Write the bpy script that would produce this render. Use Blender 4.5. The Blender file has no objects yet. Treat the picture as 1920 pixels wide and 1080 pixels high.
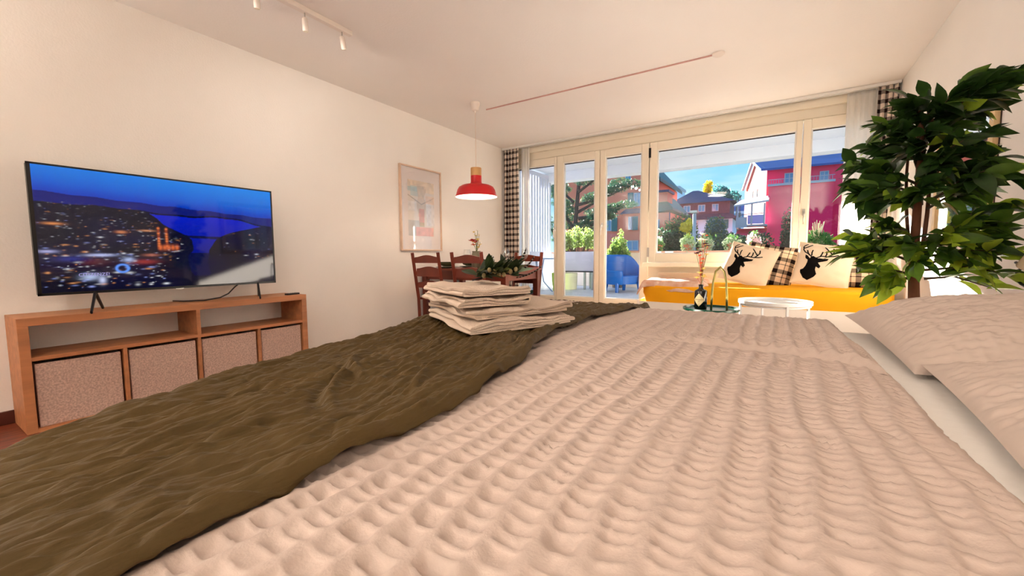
import bpy, bmesh, math, random
import numpy as np
from mathutils import Matrix, Vector, Euler

random.seed(7)
RNG = np.random.default_rng(11)
scene = bpy.context.scene
COL = scene.collection

# ---------------------------------------------------------------- camera
CAM = Vector((0.0, 0.0, 0.92))
YAW, PITCH, ROLL = math.radians(32.53), math.radians(4.517), math.radians(-0.371)
fw = Vector((-math.sin(YAW) * math.cos(PITCH), math.cos(YAW) * math.cos(PITCH), -math.sin(PITCH)))
rt = Vector((math.cos(YAW), math.sin(YAW), 0.0))
up = rt.cross(fw)
r2 = rt * math.cos(ROLL) + up * math.sin(ROLL)
u2 = up * math.cos(ROLL) - rt * math.sin(ROLL)
cd = bpy.data.cameras.new('camera')
cd.sensor_width = 36.0
cd.sensor_fit = 'HORIZONTAL'
cd.lens = 773.25 / 1920 * 36.0
cd.clip_start = 0.02
cd.clip_end = 600
cam = bpy.data.objects.new('camera', cd)
COL.objects.link(cam)
cam.matrix_world = Matrix(((r2.x, u2.x, -fw.x, CAM.x), (r2.y, u2.y, -fw.y, CAM.y), (r2.z, u2.z, -fw.z, CAM.z), (0, 0, 0, 1)))
scene.camera = cam

# ---------------------------------------------------------------- colour management
vs = scene.view_settings
scene.display_settings.display_device = 'sRGB'
vs.view_transform = 'Standard'
vs.look = 'None'
vs.exposure = 1.92
vs.gamma = 1.0
vs.use_curve_mapping = False

# ---------------------------------------------------------------- sky
SKY = 0.8
wd = bpy.data.worlds.new('sky')
scene.world = wd
wd.use_nodes = True
nt = wd.node_tree
nt.nodes.clear()
out = nt.nodes.new('ShaderNodeOutputWorld')
bg = nt.nodes.new('ShaderNodeBackground')
tc = nt.nodes.new('ShaderNodeTexCoord')
sep = nt.nodes.new('ShaderNodeSeparateXYZ')
ramp = nt.nodes.new('ShaderNodeValToRGB')
nz = nt.nodes.new('ShaderNodeTexNoise')
mp = nt.nodes.new('ShaderNodeMapping')
mx = nt.nodes.new('ShaderNodeMixRGB')
cr = nt.nodes.new('ShaderNodeValToRGB')
nt.links.new(tc.outputs['Generated'], sep.inputs[0])
nt.links.new(sep.outputs['Z'], ramp.inputs[0])
e = ramp.color_ramp.elements
e[0].position = 0.0
e[0].color = (0.24, 0.36, 0.42, 1)
e[1].position = 0.55
e[1].color = (0.08, 0.24, 0.46, 1)
m_ = e.new(0.16)
m_.color = (0.115, 0.27, 0.38, 1)
nt.links.new(tc.outputs['Generated'], mp.inputs[0])
mp.inputs['Scale'].default_value = (2.2, 2.2, 13.0)
mp.inputs['Rotation'].default_value = (0.10, 0.06, 0.0)
nt.links.new(mp.outputs[0], nz.inputs['Vector'])
nz.inputs['Scale'].default_value = 2.0
nz.inputs['Detail'].default_value = 6
cr.color_ramp.elements[0].position = 0.46
cr.color_ramp.elements[0].color = (0, 0, 0, 1)
cr.color_ramp.elements[1].position = 0.72
cr.color_ramp.elements[1].color = (0.7, 0.7, 0.7, 1)
nt.links.new(nz.outputs['Fac'], cr.inputs[0])
nt.links.new(cr.outputs[0], mx.inputs[0])
nt.links.new(ramp.outputs[0], mx.inputs[1])
mx.inputs[2].default_value = (0.33, 0.40, 0.42, 1)
nt.links.new(mx.outputs[0], bg.inputs[0])
bg.inputs[1].default_value = SKY
nt.links.new(bg.outputs[0], out.inputs[0])

# ---------------------------------------------------------------- sun (low autumn sun, beyond the terrace on the left)
SUN_DIR = Vector((0.80, -1.0, -0.35)).normalized()
sd = bpy.data.lights.new('sun', 'SUN')
sd.energy = 17.0
sd.color = (1.0, 0.93, 0.82)
sd.angle = math.radians(0.6)
so = bpy.data.objects.new('sun', sd)
COL.objects.link(so)
so.rotation_euler = SUN_DIR.to_track_quat('-Z', 'Y').to_euler()
so.location = (-30, 40, 15)

# ---------------------------------------------------------------- helpers
def tag(o, label=None, cat=None, group=None, kind=None):
    if label: o['label'] = label
    if cat: o['category'] = cat
    if group: o['group'] = group
    if kind: o['kind'] = kind
    return o

def empty(name, loc=(0, 0, 0), rz=0.0, label=None, cat=None, group=None):
    o = bpy.data.objects.new(name, None)
    o.empty_display_size = 0.05
    COL.objects.link(o)
    o.location = loc
    o.rotation_euler = (0, 0, rz)
    return tag(o, label, cat, group)

def srgb(r, g, b):
    f = lambda c: (c / 255 / 12.92) if c / 255 <= 0.04045 else ((c / 255 + 0.055) / 1.055) ** 2.4
    return (f(r), f(g), f(b), 1.0)

MATS = {}
def mat(name, col=(0.8, 0.8, 0.8, 1), rough=0.6, metal=0.0, spec=0.5, var=0.0, vscale=8.0, bump=0.0, bscale=60.0,
        stretch=(1, 1, 1), emit=None, estr=0.0, sheen=0.0, trans=0.0, detail=4.0, col2=None, coord='Object', coat=0.0, sss=0.0):
    if name in MATS: return MATS[name]
    m = bpy.data.materials.new(name)
    m.use_nodes = True
    n = m.node_tree.nodes; l = m.node_tree.links
    b = n['Principled BSDF']
    b.inputs['Base Color'].default_value = col
    b.inputs['Roughness'].default_value = rough
    b.inputs['Metallic'].default_value = metal
    b.inputs['Specular IOR Level'].default_value = spec
    if sheen: b.inputs['Sheen Weight'].default_value = sheen
    if coat: b.inputs['Coat Weight'].default_value = coat
    if trans: b.inputs['Transmission Weight'].default_value = trans
    if emit:
        b.inputs['Emission Color'].default_value = emit
        b.inputs['Emission Strength'].default_value = estr
    if var or col2 or bump:
        t = n.new('ShaderNodeTexCoord'); mpn = n.new('ShaderNodeMapping')
        l.new(t.outputs[coord], mpn.inputs[0]); mpn.inputs['Scale'].default_value = stretch
    if var or col2:
        z = n.new('ShaderNodeTexNoise'); z.inputs['Scale'].default_value = vscale; z.inputs['Detail'].default_value = detail
        l.new(mpn.outputs[0], z.inputs['Vector'])
        rp = n.new('ShaderNodeValToRGB')
        c2 = col2 if col2 else tuple(c * (1 - var) for c in col[:3]) + (1,)
        c1 = col if col2 else tuple(min(1, c * (1 + var * 0.5)) for c in col[:3]) + (1,)
        rp.color_ramp.elements[0].position = 0.32; rp.color_ramp.elements[0].color = c2
        rp.color_ramp.elements[1].position = 0.68; rp.color_ramp.elements[1].color = c1
        l.new(z.outputs['Fac'], rp.inputs[0]); l.new(rp.outputs[0], b.inputs['Base Color'])
    if bump:
        z2 = n.new('ShaderNodeTexNoise'); z2.inputs['Scale'].default_value = bscale; z2.inputs['Detail'].default_value = 5
        l.new(mpn.outputs[0], z2.inputs['Vector'])
        bp = n.new('ShaderNodeBump'); bp.inputs['Strength'].default_value = bump; bp.inputs['Distance'].default_value = 0.01
        l.new(z2.outputs['Fac'], bp.inputs['Height']); l.new(bp.outputs[0], b.inputs['Normal'])
    MATS[name] = m
    return m

def leafy(name, c1, c2, rough=0.45, trl=0.35, scale=30.0):
    """leaf material: diffuse/gloss plus light passing through the blade"""
    if name in MATS: return MATS[name]
    m = mat(name, c1, rough, var=0.3, vscale=scale, col2=c2)
    n = m.node_tree.nodes; l = m.node_tree.links
    tr = n.new('ShaderNodeBsdfTranslucent'); ms = n.new('ShaderNodeMixShader')
    tr.inputs[0].default_value = tuple(min(1, c * 1.5) for c in c1[:3]) + (1,)
    ms.inputs[0].default_value = trl
    l.new(n['Principled BSDF'].outputs[0], ms.inputs[1]); l.new(tr.outputs[0], ms.inputs[2])
    l.new(ms.outputs[0], n['Material Output'].inputs[0])
    return m

def glass_mat(name, refl=0.06, tint=(1, 1, 1, 1)):
    if name in MATS: return MATS[name]
    m = bpy.data.materials.new(name); m.use_nodes = True
    n = m.node_tree.nodes; l = m.node_tree.links
    n.clear()
    o = n.new('ShaderNodeOutputMaterial'); t = n.new('ShaderNodeBsdfTransparent'); g = n.new('ShaderNodeBsdfGlossy')
    ms = n.new('ShaderNodeMixShader'); lw = n.new('ShaderNodeLayerWeight'); pw = n.new('ShaderNodeMath'); ml = n.new('ShaderNodeMath')
    t.inputs[0].default_value = tint; g.inputs['Roughness'].default_value = 0.01
    lw.inputs[0].default_value = 0.5
    pw.operation = 'POWER'; pw.inputs[1].default_value = 4.0
    ml.operation = 'MULTIPLY_ADD'; ml.inputs[1].default_value = 0.6; ml.inputs[2].default_value = refl
    ml.use_clamp = True
    l.new(lw.outputs['Facing'], pw.inputs[0]); l.new(pw.outputs[0], ml.inputs[0]); l.new(ml.outputs[0], ms.inputs[0])
    l.new(t.outputs[0], ms.inputs[1]); l.new(g.outputs[0], ms.inputs[2]); l.new(ms.outputs[0], o.inputs[0])
    MATS[name] = m
    return m

class MB:
    """collects shapes into one mesh"""
    def __init__(s):
        s.v = []; s.f = []; s.uv = None
    def add(s, vs_, fs):
        o = len(s.v)
        s.v.extend([tuple(p) for p in vs_]); s.f.extend([tuple(i + o for i in f) for f in fs])
        return s
    def box(s, x0, x1, y0, y1, z0, z1, M=None):
        p = [(x0, y0, z0), (x1, y0, z0), (x1, y1, z0), (x0, y1, z0), (x0, y0, z1), (x1, y0, z1), (x1, y1, z1), (x0, y1, z1)]
        if M is not None: p = [tuple(M @ Vector(q)) for q in p]
        return s.add(p, [(0, 3, 2, 1), (4, 5, 6, 7), (0, 1, 5, 4), (1, 2, 6, 5), (2, 3, 7, 6), (3, 0, 4, 7)])
    def tube(s, path, r, n=8, caps=True, sx=1.0):
        path = [Vector(p) for p in path]; k = len(path)
        rr = r if isinstance(r, (list, tuple)) else [r] * k
        vv = []; ff = []; prev = None
        for i, p in enumerate(path):
            t = (path[min(i + 1, k - 1)] - path[max(i - 1, 0)])
            if t.length < 1e-9: t = Vector((0, 0, 1))
            t.normalize()
            a = prev if prev is not None else (Vector((0, 0, 1)) if abs(t.z) < 0.9 else Vector((1, 0, 0)))
            a = (a - t * a.dot(t))
            if a.length < 1e-6: a = t.orthogonal()
            a.normalize(); prev = a; b = t.cross(a)
            for j in range(n):
                w = 2 * math.pi * j / n
                vv.append(p + a * (math.cos(w) * rr[i]) + b * (math.sin(w) * rr[i] * sx))
        for i in range(k - 1):
            for j in range(n):
                ff.append((i * n + j, i * n + (j + 1) % n, (i + 1) * n + (j + 1) % n, (i + 1) * n + j))
        if caps:
            ff.append(tuple(range(n - 1, -1, -1))); ff.append(tuple((k - 1) * n + j for j in range(n)))
        return s.add(vv, ff)
    def lathe(s, prof, n=24, c=(0, 0, 0)):
        vv = []; ff = []; k = len(prof)
        for (r, z) in prof:
            for j in range(n):
                w = 2 * math.pi * j / n
                vv.append((c[0] + r * math.cos(w), c[1] + r * math.sin(w), c[2] + z))
        for i in range(k - 1):
            for j in range(n):
                ff.append((i * n + j, i * n + (j + 1) % n, (i + 1) * n + (j + 1) % n, (i + 1) * n + j))
        return s.add(vv, ff)
    def prism(s, poly, z0, z1, M=None):
        n = len(poly)
        p = [(x, y, z0) for x, y in poly] + [(x, y, z1) for x, y in poly]
        if M is not None: p = [tuple(M @ Vector(q)) for q in p]
        f = [tuple(range(n - 1, -1, -1)), tuple(range(n, 2 * n))]
        f += [(i, (i + 1) % n, n + (i + 1) % n, n + i) for i in range(n)]
        return s.add(p, f)
    def ball(s, c, r, n=10, m=6, sq=(1, 1, 1)):
        vv = []; ff = []
        for i in range(m + 1):
            a = math.pi * i / m
            for j in range(n):
                b = 2 * math.pi * j / n
                vv.append((c[0] + r * sq[0] * math.sin(a) * math.cos(b), c[1] + r * sq[1] * math.sin(a) * math.sin(b), c[2] + r * sq[2] * math.cos(a)))
        for i in range(m):
            for j in range(n):
                ff.append((i * n + j, (i + 1) * n + j, (i + 1) * n + (j + 1) % n, i * n + (j + 1) % n))
        return s.add(vv, ff)
    def mesh(s, name):
        me = bpy.data.meshes.new(name)
        me.from_pydata(s.v, [], s.f)
        me.update()
        return me
    def build(s, name, m, parent=None, smooth=False, bevel=0.0, loc=None, rot=None, fixn=False):
        me = s.mesh(name)
        if fixn:
            bm = bmesh.new(); bm.from_mesh(me); bmesh.ops.recalc_face_normals(bm, faces=bm.faces); bm.to_mesh(me); bm.free()
        return link(name, me, m, parent, smooth, bevel, loc, rot)

def link(name, me, m, parent=None, smooth=False, bevel=0.0, loc=None, rot=None):
    o = bpy.data.objects.new(name, me)
    COL.objects.link(o)
    if m is not None:
        for mm in (m if isinstance(m, (list, tuple)) else [m]): me.materials.append(mm)
    if smooth:
        me.polygons.foreach_set('use_smooth', [True] * len(me.polygons))
        if smooth == 'auto':
            me.set_sharp_from_angle(angle=math.radians(40))
    if bevel:
        b = o.modifiers.new('bevel', 'BEVEL'); b.width = bevel; b.segments = 2; b.limit_method = 'ANGLE'; b.angle_limit = math.radians(35)
    if parent is not None: o.parent = parent
    if loc is not None: o.location = loc
    if rot is not None: o.rotation_euler = rot
    return o

def copy_tree(o, parent=None):
    c = o.copy(); COL.objects.link(c); c.parent = parent
    for ch in list(o.children): copy_tree(ch, c)
    return c

def grid_mesh(name, P, uv=None, wrap=False):
    """P: (n,m,3) array -> quad mesh, fast; uv (n,m,2) optional"""
    n, mm = P.shape[:2]
    idx = np.arange(n * mm).reshape(n, mm)
    q = np.stack([idx[:-1, :-1], idx[1:, :-1], idx[1:, 1:], idx[:-1, 1:]], -1).reshape(-1, 4)
    me = bpy.data.meshes.new(name)
    me.vertices.add(n * mm); me.vertices.foreach_set('co', np.ascontiguousarray(P, dtype=np.float32).ravel())
    k = len(q)
    me.loops.add(k * 4); me.loops.foreach_set('vertex_index', q.astype(np.int32).ravel())
    me.polygons.add(k); me.polygons.foreach_set('loop_start', np.arange(0, 4 * k, 4, dtype=np.int32))
    try: me.polygons.foreach_set('loop_total', np.full(k, 4, dtype=np.int32))
    except Exception: pass
    if uv is not None:
        u = me.uv_layers.new(name='UVMap')
        u.data.foreach_set('uv', np.ascontiguousarray(uv.reshape(-1, 2)[q.ravel()], dtype=np.float32).ravel())
    me.update(calc_edges=True)
    me.validate()
    return me

def vnoise(x, y, seed=0):
    """smooth 2D value noise in [-1,1]"""
    r = np.random.default_rng(seed).uniform(-1, 1, (257, 257))
    xi = np.floor(x).astype(int); yi = np.floor(y).astype(int)
    fx = x - xi; fy = y - yi
    fx = fx * fx * (3 - 2 * fx); fy = fy * fy * (3 - 2 * fy)
    a = r[xi % 257, yi % 257]; b = r[(xi + 1) % 257, yi % 257]; c = r[xi % 257, (yi + 1) % 257]; d = r[(xi + 1) % 257, (yi + 1) % 257]
    return (a * (1 - fx) + b * fx) * (1 - fy) + (c * (1 - fx) + d * fx) * fy

def smooth01(t):
    t = np.clip(t, 0, 1)
    return t * t * (3 - 2 * t)

def plaid_mat(name, base, dark, nx, ny, duty=0.45, thin=False):
    """woven check driven by the UV map: stripes both ways, darkest where they cross"""
    if name in MATS: return MATS[name]
    m = mat(name, base, 0.9, spec=0.1)
    n = m.node_tree.nodes; l = m.node_tree.links
    uvn = n.new('ShaderNodeUVMap'); sp = n.new('ShaderNodeSeparateXYZ'); l.new(uvn.outputs[0], sp.inputs[0])
    def stripe(sock, k, lo, hi):
        a = n.new('ShaderNodeMath'); a.operation = 'MULTIPLY'; a.inputs[1].default_value = k; l.new(sock, a.inputs[0])
        f = n.new('ShaderNodeMath'); f.operation = 'FRACT'; l.new(a.outputs[0], f.inputs[0])
        g = n.new('ShaderNodeMath'); g.operation = 'GREATER_THAN'; g.inputs[1].default_value = lo; l.new(f.outputs[0], g.inputs[0])
        h = n.new('ShaderNodeMath'); h.operation = 'LESS_THAN'; h.inputs[1].default_value = hi; l.new(f.outputs[0], h.inputs[0])
        p = n.new('ShaderNodeMath'); p.operation = 'MULTIPLY'; l.new(g.outputs[0], p.inputs[0]); l.new(h.outputs[0], p.inputs[1])
        return p.outputs[0]
    def plus(a, b):
        p = n.new('ShaderNodeMath'); p.operation = 'ADD'; l.new(a, p.inputs[0]); l.new(b, p.inputs[1]); return p.outputs[0]
    sx = stripe(sp.outputs[0], nx, 0.0, duty); sy = stripe(sp.outputs[1], ny, 0.0, duty)
    if thin:
        sx = plus(sx, stripe(sp.outputs[0], nx, 0.70, 0.76)); sy = plus(sy, stripe(sp.outputs[1], ny, 0.70, 0.76))
    s = plus(sx, sy)
    h = n.new('ShaderNodeMath'); h.operation = 'MULTIPLY'; h.inputs[1].default_value = 0.5; l.new(s, h.inputs[0])
    rp = n.new('ShaderNodeValToRGB'); rp.color_ramp.interpolation = 'CONSTANT'
    e = rp.color_ramp.elements
    e[0].position = 0.0; e[0].color = base
    e[1].position = 0.75; e[1].color = dark
    mm = e.new(0.25); mm.color = tuple(base[i] * 0.30 + dark[i] * 0.70 for i in range(3)) + (1,)
    l.new(h.outputs[0], rp.inputs[0]); l.new(rp.outputs[0], n['Principled BSDF'].inputs['Base Color'])
    return m
# ================================================================ materials of the room
M_wall = mat('wall_plaster', srgb(247, 241, 234), 0.92, spec=0.15, var=0.03, vscale=1.3, bump=0.12, bscale=90)
M_ceil = mat('ceiling_plaster', srgb(247, 241, 234), 0.95, spec=0.1, var=0.02, vscale=1.1, bump=0.14, bscale=70)
M_frame = mat('painted_window_frame', srgb(246, 236, 216), 0.45, var=0.02, vscale=3)
M_white = mat('white_paint', srgb(240, 238, 234), 0.4, var=0.02, vscale=4)
M_floor = mat('reddish_parquet', srgb(120, 56, 34), 0.35, var=0.45, vscale=5, stretch=(9, 1, 1), bump=0.05)
M_base = mat('dark_baseboard', srgb(84, 36, 24), 0.4, var=0.3, vscale=8)
M_glass = glass_mat('window_glass', 0.035)
M_dark = mat('dark_metal', srgb(30, 28, 28), 0.4, metal=0.6)
M_black = mat('black_plastic', srgb(12, 12, 14), 0.35)
M_steel = mat('brushed_steel', srgb(190, 186, 178), 0.3, metal=1.0)

XL, XR, YB, WY, ZC = -3.58, 0.945, -2.6, 5.44, 2.54
def struct(name, mb, m, label=None, **k):
    o = mb.build(name, m, **k)
    return tag(o, label, None, None, 'structure')

struct('floor', MB().box(XL - .1, XR + .1, YB - .1, 5.62, -0.12, 0), M_floor)
struct('ceiling', MB().box(XL - .1, XR + .1, YB - .1, 5.40, ZC, ZC + .25), M_ceil)
struct('wall_left', MB().box(XL - .15, XL, YB, 5.62, 0, ZC), M_wall)
struct('wall_right', MB().box(XR, XR + .15, YB, 5.62, 0, ZC), M_wall)
struct('wall_back', MB().box(XL - .15, XR + .15, YB - .15, YB, 0, ZC), M_wall)
mb = MB()
mb.box(XL, -3.46, 5.46, 5.62, 0, ZC); mb.box(.87, XR, 5.46, 5.62, 0, ZC)
mb.box(-1.392, .87, 5.46, 5.62, 0, .77)
mb.box(-3.46, .87, 5.475, 5.62, 2.335, ZC + .25)
mb.box(XL, XR, 5.43, 5.475, 2.435, ZC - .022)
mb.box(XL - .1, XR + .1, 5.43, 5.62, ZC + .02, ZC + .25)
struct('wall_window', mb, M_frame, bevel=.004)
struct('trim_1', MB().box(XL + .01, XR - .01, 5.33, 5.36, ZC - .03, ZC - .002).box(XL + .01, XR - .01, 5.385, 5.40, ZC - .03, ZC - .002), M_white, 'white double curtain track along the ceiling above the windows')
struct('trim_2', MB().box(XL + .01, XR - .01, 5.40, 5.43, ZC + .02, ZC + .06), M_dark, 'dark shadow gap above the curtain track')
struct('trim_3', MB().box(-1.41, XR - .002, 5.27, 5.46, .772, .82), M_frame, 'cream window sill under the wide window', bevel=.006)
struct('baseboard_left', MB().box(XL, XL + .014, YB, 5.44, 0, .075), M_base, bevel=.003)
struct('baseboard_back', MB().box(XL, XR, YB, YB + .014, 0, .075), M_base, bevel=.003)

def sash(name, x0, x1, z0, z1, gx0, gx1, gz0, gz1, y=WY, t=.075, label=None):
    mb = MB()
    mb.box(x0, gx0, y, y + t, z0, z1); mb.box(gx1, x1, y, y + t, z0, z1)
    mb.box(gx0, gx1, y, y + t, z0, gz0); mb.box(gx0, gx1, y, y + t, gz1, z1)
    o = struct(name, mb, M_frame, label, bevel=.005)
    # glazing bead, a white rebate around the pane
    b = .014
    g = MB()
    g.box(gx0, gx0 + b, y + .012, y + .05, gz0, gz1); g.box(gx1 - b, gx1, y + .012, y + .05, gz0, gz1)
    g.box(gx0 + b, gx1 - b, y + .012, y + .05, gz0, gz0 + b); g.box(gx0 + b, gx1 - b, y + .012, y + .05, gz1 - b, gz1)
    g.build('glazing_bead', M_white, o)
    gk = MB().box(gx0 + b, gx1 - b, y + .020, y + .026, gz1 - b - .012, gz1 - b)
    gk.build('gasket', M_black, o)
    MB().box(gx0 + b, gx1 - b, y + .030, y + .038, gz0 + b, gz1 - b - .0).build('pane', M_glass, o)
    return o

ZT = 2.326; GT = 2.227
d1 = sash('door_1', -3.455, -2.698, .205, ZT, -3.36, -2.730, .318, GT)
d2 = sash('door_2', -2.692, -2.050, .205, ZT, -2.590, -2.118, .318, GT)
d3 = sash('door_3', -2.044, -1.398, .205, ZT, -1.972, -1.487, .318, GT)
w1 = sash('window_1', -1.388, .196, .822, ZT, -1.296, .143, .928, GT)
w2 = sash('window_2', .202, .865, .822, ZT, .270, .80, .928, GT)
struct('trim_4', MB().box(-3.46, -1.392, 5.41, 5.62, 0, .203), M_frame, 'cream door threshold', bevel=.006)
# handles and hinges
def handle(parent, x, z, m=M_steel):
    h = MB(); h.box(x - .014, x + .014, WY - .012, WY - .0005, z - .035, z + .035)
    o = h.build('handle_plate', m, parent, bevel=.003)
    MB().tube([(x, WY - .012, z), (x, WY - .05, z), (x, WY - .055, z - .03), (x, WY - .055, z - .13)], [.009, .009, .009, .007], 8).build('handle_lever', m, o, smooth=True)
handle(w2, .236, 1.36)
handle(d3, -2.008, 1.32, M_white)
handle(d1, -2.716, 1.3, M_white)
for z in (.95, 2.20):
    MB().box(-1.40, -1.372, WY - .012, WY - .0005, z - .06, z + .06).build('hinge', M_dark if z > 2 else M_steel, w1, bevel=.003)

# ---------------------------------------------------------------- curtains
M_plaid = plaid_mat('plaid_curtain', srgb(236, 220, 205), srgb(38, 22, 22), 11.5, 11.5, .43)
def sheer(name, col, tp=.35):
    m = bpy.data.materials.new(name); m.use_nodes = True
    n = m.node_tree.nodes; l = m.node_tree.links; n.clear()
    o = n.new('ShaderNodeOutputMaterial'); d = n.new('ShaderNodeBsdfDiffuse'); t = n.new('ShaderNodeBsdfTranslucent'); tr = n.new('ShaderNodeBsdfTransparent')
    a = n.new('ShaderNodeMixShader'); b = n.new('ShaderNodeMixShader')
    d.inputs[0].default_value = col; t.inputs[0].default_value = col
    a.inputs[0].default_value = .5; b.inputs[0].default_value = tp
    l.new(d.outputs[0], a.inputs[1]); l.new(t.outputs[0], a.inputs[2]); l.new(a.outputs[0], b.inputs[1]); l.new(tr.outputs[0], b.inputs[2]); l.new(b.outputs[0], o.inputs[0])
    return m
M_sheer = sheer('sheer_white_voile', srgb(250, 248, 244), .22)

def curtain(name, x0, x1, y, z0, z1, pleats, amp, m, label, flare=0.0, seed=1, full=1.0):
    n, k = pleats * 14 + 1, 40
    u = np.linspace(0, 1, n)[:, None]; v = np.linspace(0, 1, k)[None, :]
    w = x1 - x0
    ph = 2 * np.pi * pleats * (u + .012 * np.sin(3 * v + seed) + .02 * np.sin(2 * np.pi * u * 1.7 + seed))
    a = amp * (.55 + .45 * v) * (1 + .25 * np.sin(5 * u + seed))
    X = x0 + w * (u + flare * v * (u - .0)) + .25 * a * np.sin(2 * ph) + 0 * v
    Y = y + a * np.sin(ph) + .006 * np.sin(9 * v + 4 * u)
    Z = z1 - (z1 - z0) * v + 0 * u
    P = np.stack([X, Y, Z], -1)
    d = np.linalg.norm(np.diff(P[:, k // 2], axis=0), axis=1); s = np.concatenate([[0], np.cumsum(d)])[:, None] + 0 * v
    uv = np.stack([s * full, Z], -1)
    o = link(name, grid_mesh(name, P, uv), m, smooth=True)
    md = o.modifiers.new('thick', 'SOLIDIFY'); md.thickness = .002
    return tag(o, label, 'curtain')
curtain('plaid_curtain', -3.555, -3.275, 5.345, .03, 2.508, 4, .026, M_plaid, 'black and white checked curtain gathered in the corner behind the dining table', seed=1)
curtain('sheer_curtain', -3.262, -3.115, 5.385, .03, 2.508, 3, .018, M_sheer, 'narrow sheer white curtain beside the left glass door', seed=2)
curtain('sheer_curtain', .545, .80, 5.385, .83, 2.508, 5, .014, M_sheer, 'sheer white curtain at the right end of the wide window', seed=3, flare=-.10)
curtain('plaid_curtain', .775, .925, 5.345, .62, 2.508, 3, .024, M_plaid, 'checked curtain behind the ficus at the right end of the window', seed=4, flare=-.35)

# ---------------------------------------------------------------- terrace
M_tile = mat('terrace_tile', srgb(200, 204, 214), 0.45, var=0.12, vscale=2.5)
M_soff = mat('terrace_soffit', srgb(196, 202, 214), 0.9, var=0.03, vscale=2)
M_para = mat('cream_parapet', srgb(232, 216, 200), 0.85, var=0.06, vscale=3)
mb = MB().box(-4.6, 4.0, 5.62, 9.3, -.1, .185)
tf = struct('terrace_floor', mb, mat('terrace_screed', srgb(120, 122, 130), .8), 'pale grey tiled terrace floor')
tm = MB().box(.004, .596, .004, .596, 0, .015).mesh('tile')
for i in range(14):
    for j in range(6):
        link('tile', tm, None, tf, bevel=0, loc=(-4.55 + .6 * i, 5.64 + .6 * j, .185))
tm.materials.append(M_tile)
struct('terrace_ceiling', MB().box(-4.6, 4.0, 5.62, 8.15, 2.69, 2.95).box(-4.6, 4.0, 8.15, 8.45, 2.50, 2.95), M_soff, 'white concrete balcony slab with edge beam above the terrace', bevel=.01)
struct('terrace_parapet', MB().box(-4.6, 4.0, 9.02, 9.2, .2, .96), M_para, 'cream parapet wall along the far terrace edge', bevel=.01)
struct('parapet_coping', MB().box(-4.62, 4.0, 8.99, 9.24, .96, .99), mat('clay_coping', srgb(214, 160, 136), .7, var=.15, vscale=6), 'clay coping on the terrace parapet', bevel=.006)
# slatted privacy screen on the left side of the terrace
sc = empty('privacy_screen', (-4.25, 5.75, .2), 0, 'white vertical slat privacy screen on the left side of the terrace', 'screen')
M_slat = mat('white_lacquer', srgb(186, 190, 208), .5)
MB().box(-.02, .02, 0, 2.55, .0, .06).build('bottom_rail', M_slat, sc); MB().box(-.02, .02, 0, 2.55, 2.36, 2.44).build('top_rail', M_slat, sc); MB().box(-.012, .012, 0, 2.55, .06, .8).build('solid_panel', M_slat, sc)
sm = MB().box(-.015, .015, 0, .075, .8, 2.36).mesh('slat'); sm.materials.append(M_slat)
for i in range(22): link('slat', sm, None, sc, loc=(0, .02 + i * .115, 0))

# ---------------------------------------------------------------- world beyond the terrace
M_ground = mat('far_ground', srgb(96, 104, 84), .9, var=.4, vscale=.2)
struct('far_ground', MB().box(-120, 120, 9.6, 260, -6.3, -6.0), M_ground, 'ground between the far houses')
# ---------------------------------------------------------------- foliage
def leaf_cloud(name, blobs, n, size, m, parent, seed, aspect=.5, upbias=0.0):
    """many small folded leaf blades scattered through ellipsoids; one mesh"""
    r = np.random.default_rng(seed)
    vol = np.array([b[3] * b[4] * b[5] for b in blobs]); vol = vol ** .67; vol /= vol.sum()
    k = r.choice(len(blobs), n, p=vol)
    B = np.array(blobs)[k]
    d = r.normal(size=(n, 3)); d /= np.linalg.norm(d, axis=1)[:, None]
    rad = r.uniform(.35, 1.0, n)[:, None] ** .6
    C = B[:, :3] + d * rad * B[:, 3:6]
    ax = r.normal(size=(n, 3)); ax[:, 2] += upbias; ax /= np.linalg.norm(ax, axis=1)[:, None]
    t = r.normal(size=(n, 3)); sd_ = np.cross(ax, t); sd_ /= np.linalg.norm(sd_, axis=1)[:, None]
    nn = np.cross(ax, sd_)
    L = (size * r.uniform(.6, 1.3, n))[:, None]
    p0 = C - ax * L * .5; p1 = C + sd_ * L * aspect * .5 + nn * L * .08; p2 = C + ax * L * .5; p3 = C - sd_ * L * aspect * .5 + nn * L * .08
    V = np.stack([p0, p1, p2, p3], 1).reshape(-1, 3)
    i = np.arange(n)[:, None] * 4
    F = np.concatenate([i + np.array([[0, 1, 2]]), i + np.array([[0, 2, 3]])], 1).reshape(-1, 3)
    me = bpy.data.meshes.new(name); me.from_pydata(V.tolist(), [], F.tolist()); me.update()
    o = link(name, me, m, parent)
    o['kind'] = 'stuff'
    return o

LG = leafy('leaf_light_green', srgb(140, 166, 80), srgb(92, 124, 48))
LM = leafy('leaf_mid_green', srgb(84, 128, 60), srgb(44, 84, 40))
LD = leafy('leaf_dark_green', srgb(40, 78, 50), srgb(16, 40, 30))
LB = leafy('leaf_blue_green', srgb(60, 120, 120), srgb(30, 74, 84))
LY = leafy('leaf_yellow', srgb(238, 206, 40), srgb(190, 150, 24))
LS = leafy('leaf_silver', srgb(170, 186, 152), srgb(120, 146, 98))
LP = leafy('leaf_pinkish', srgb(230, 190, 190), srgb(170, 120, 120))
M_bark = mat('bark', srgb(92, 72, 60), .9, var=.3, vscale=6)
M_barkd = mat('dark_bark', srgb(66, 52, 52), .9, var=.3, vscale=3)

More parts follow.
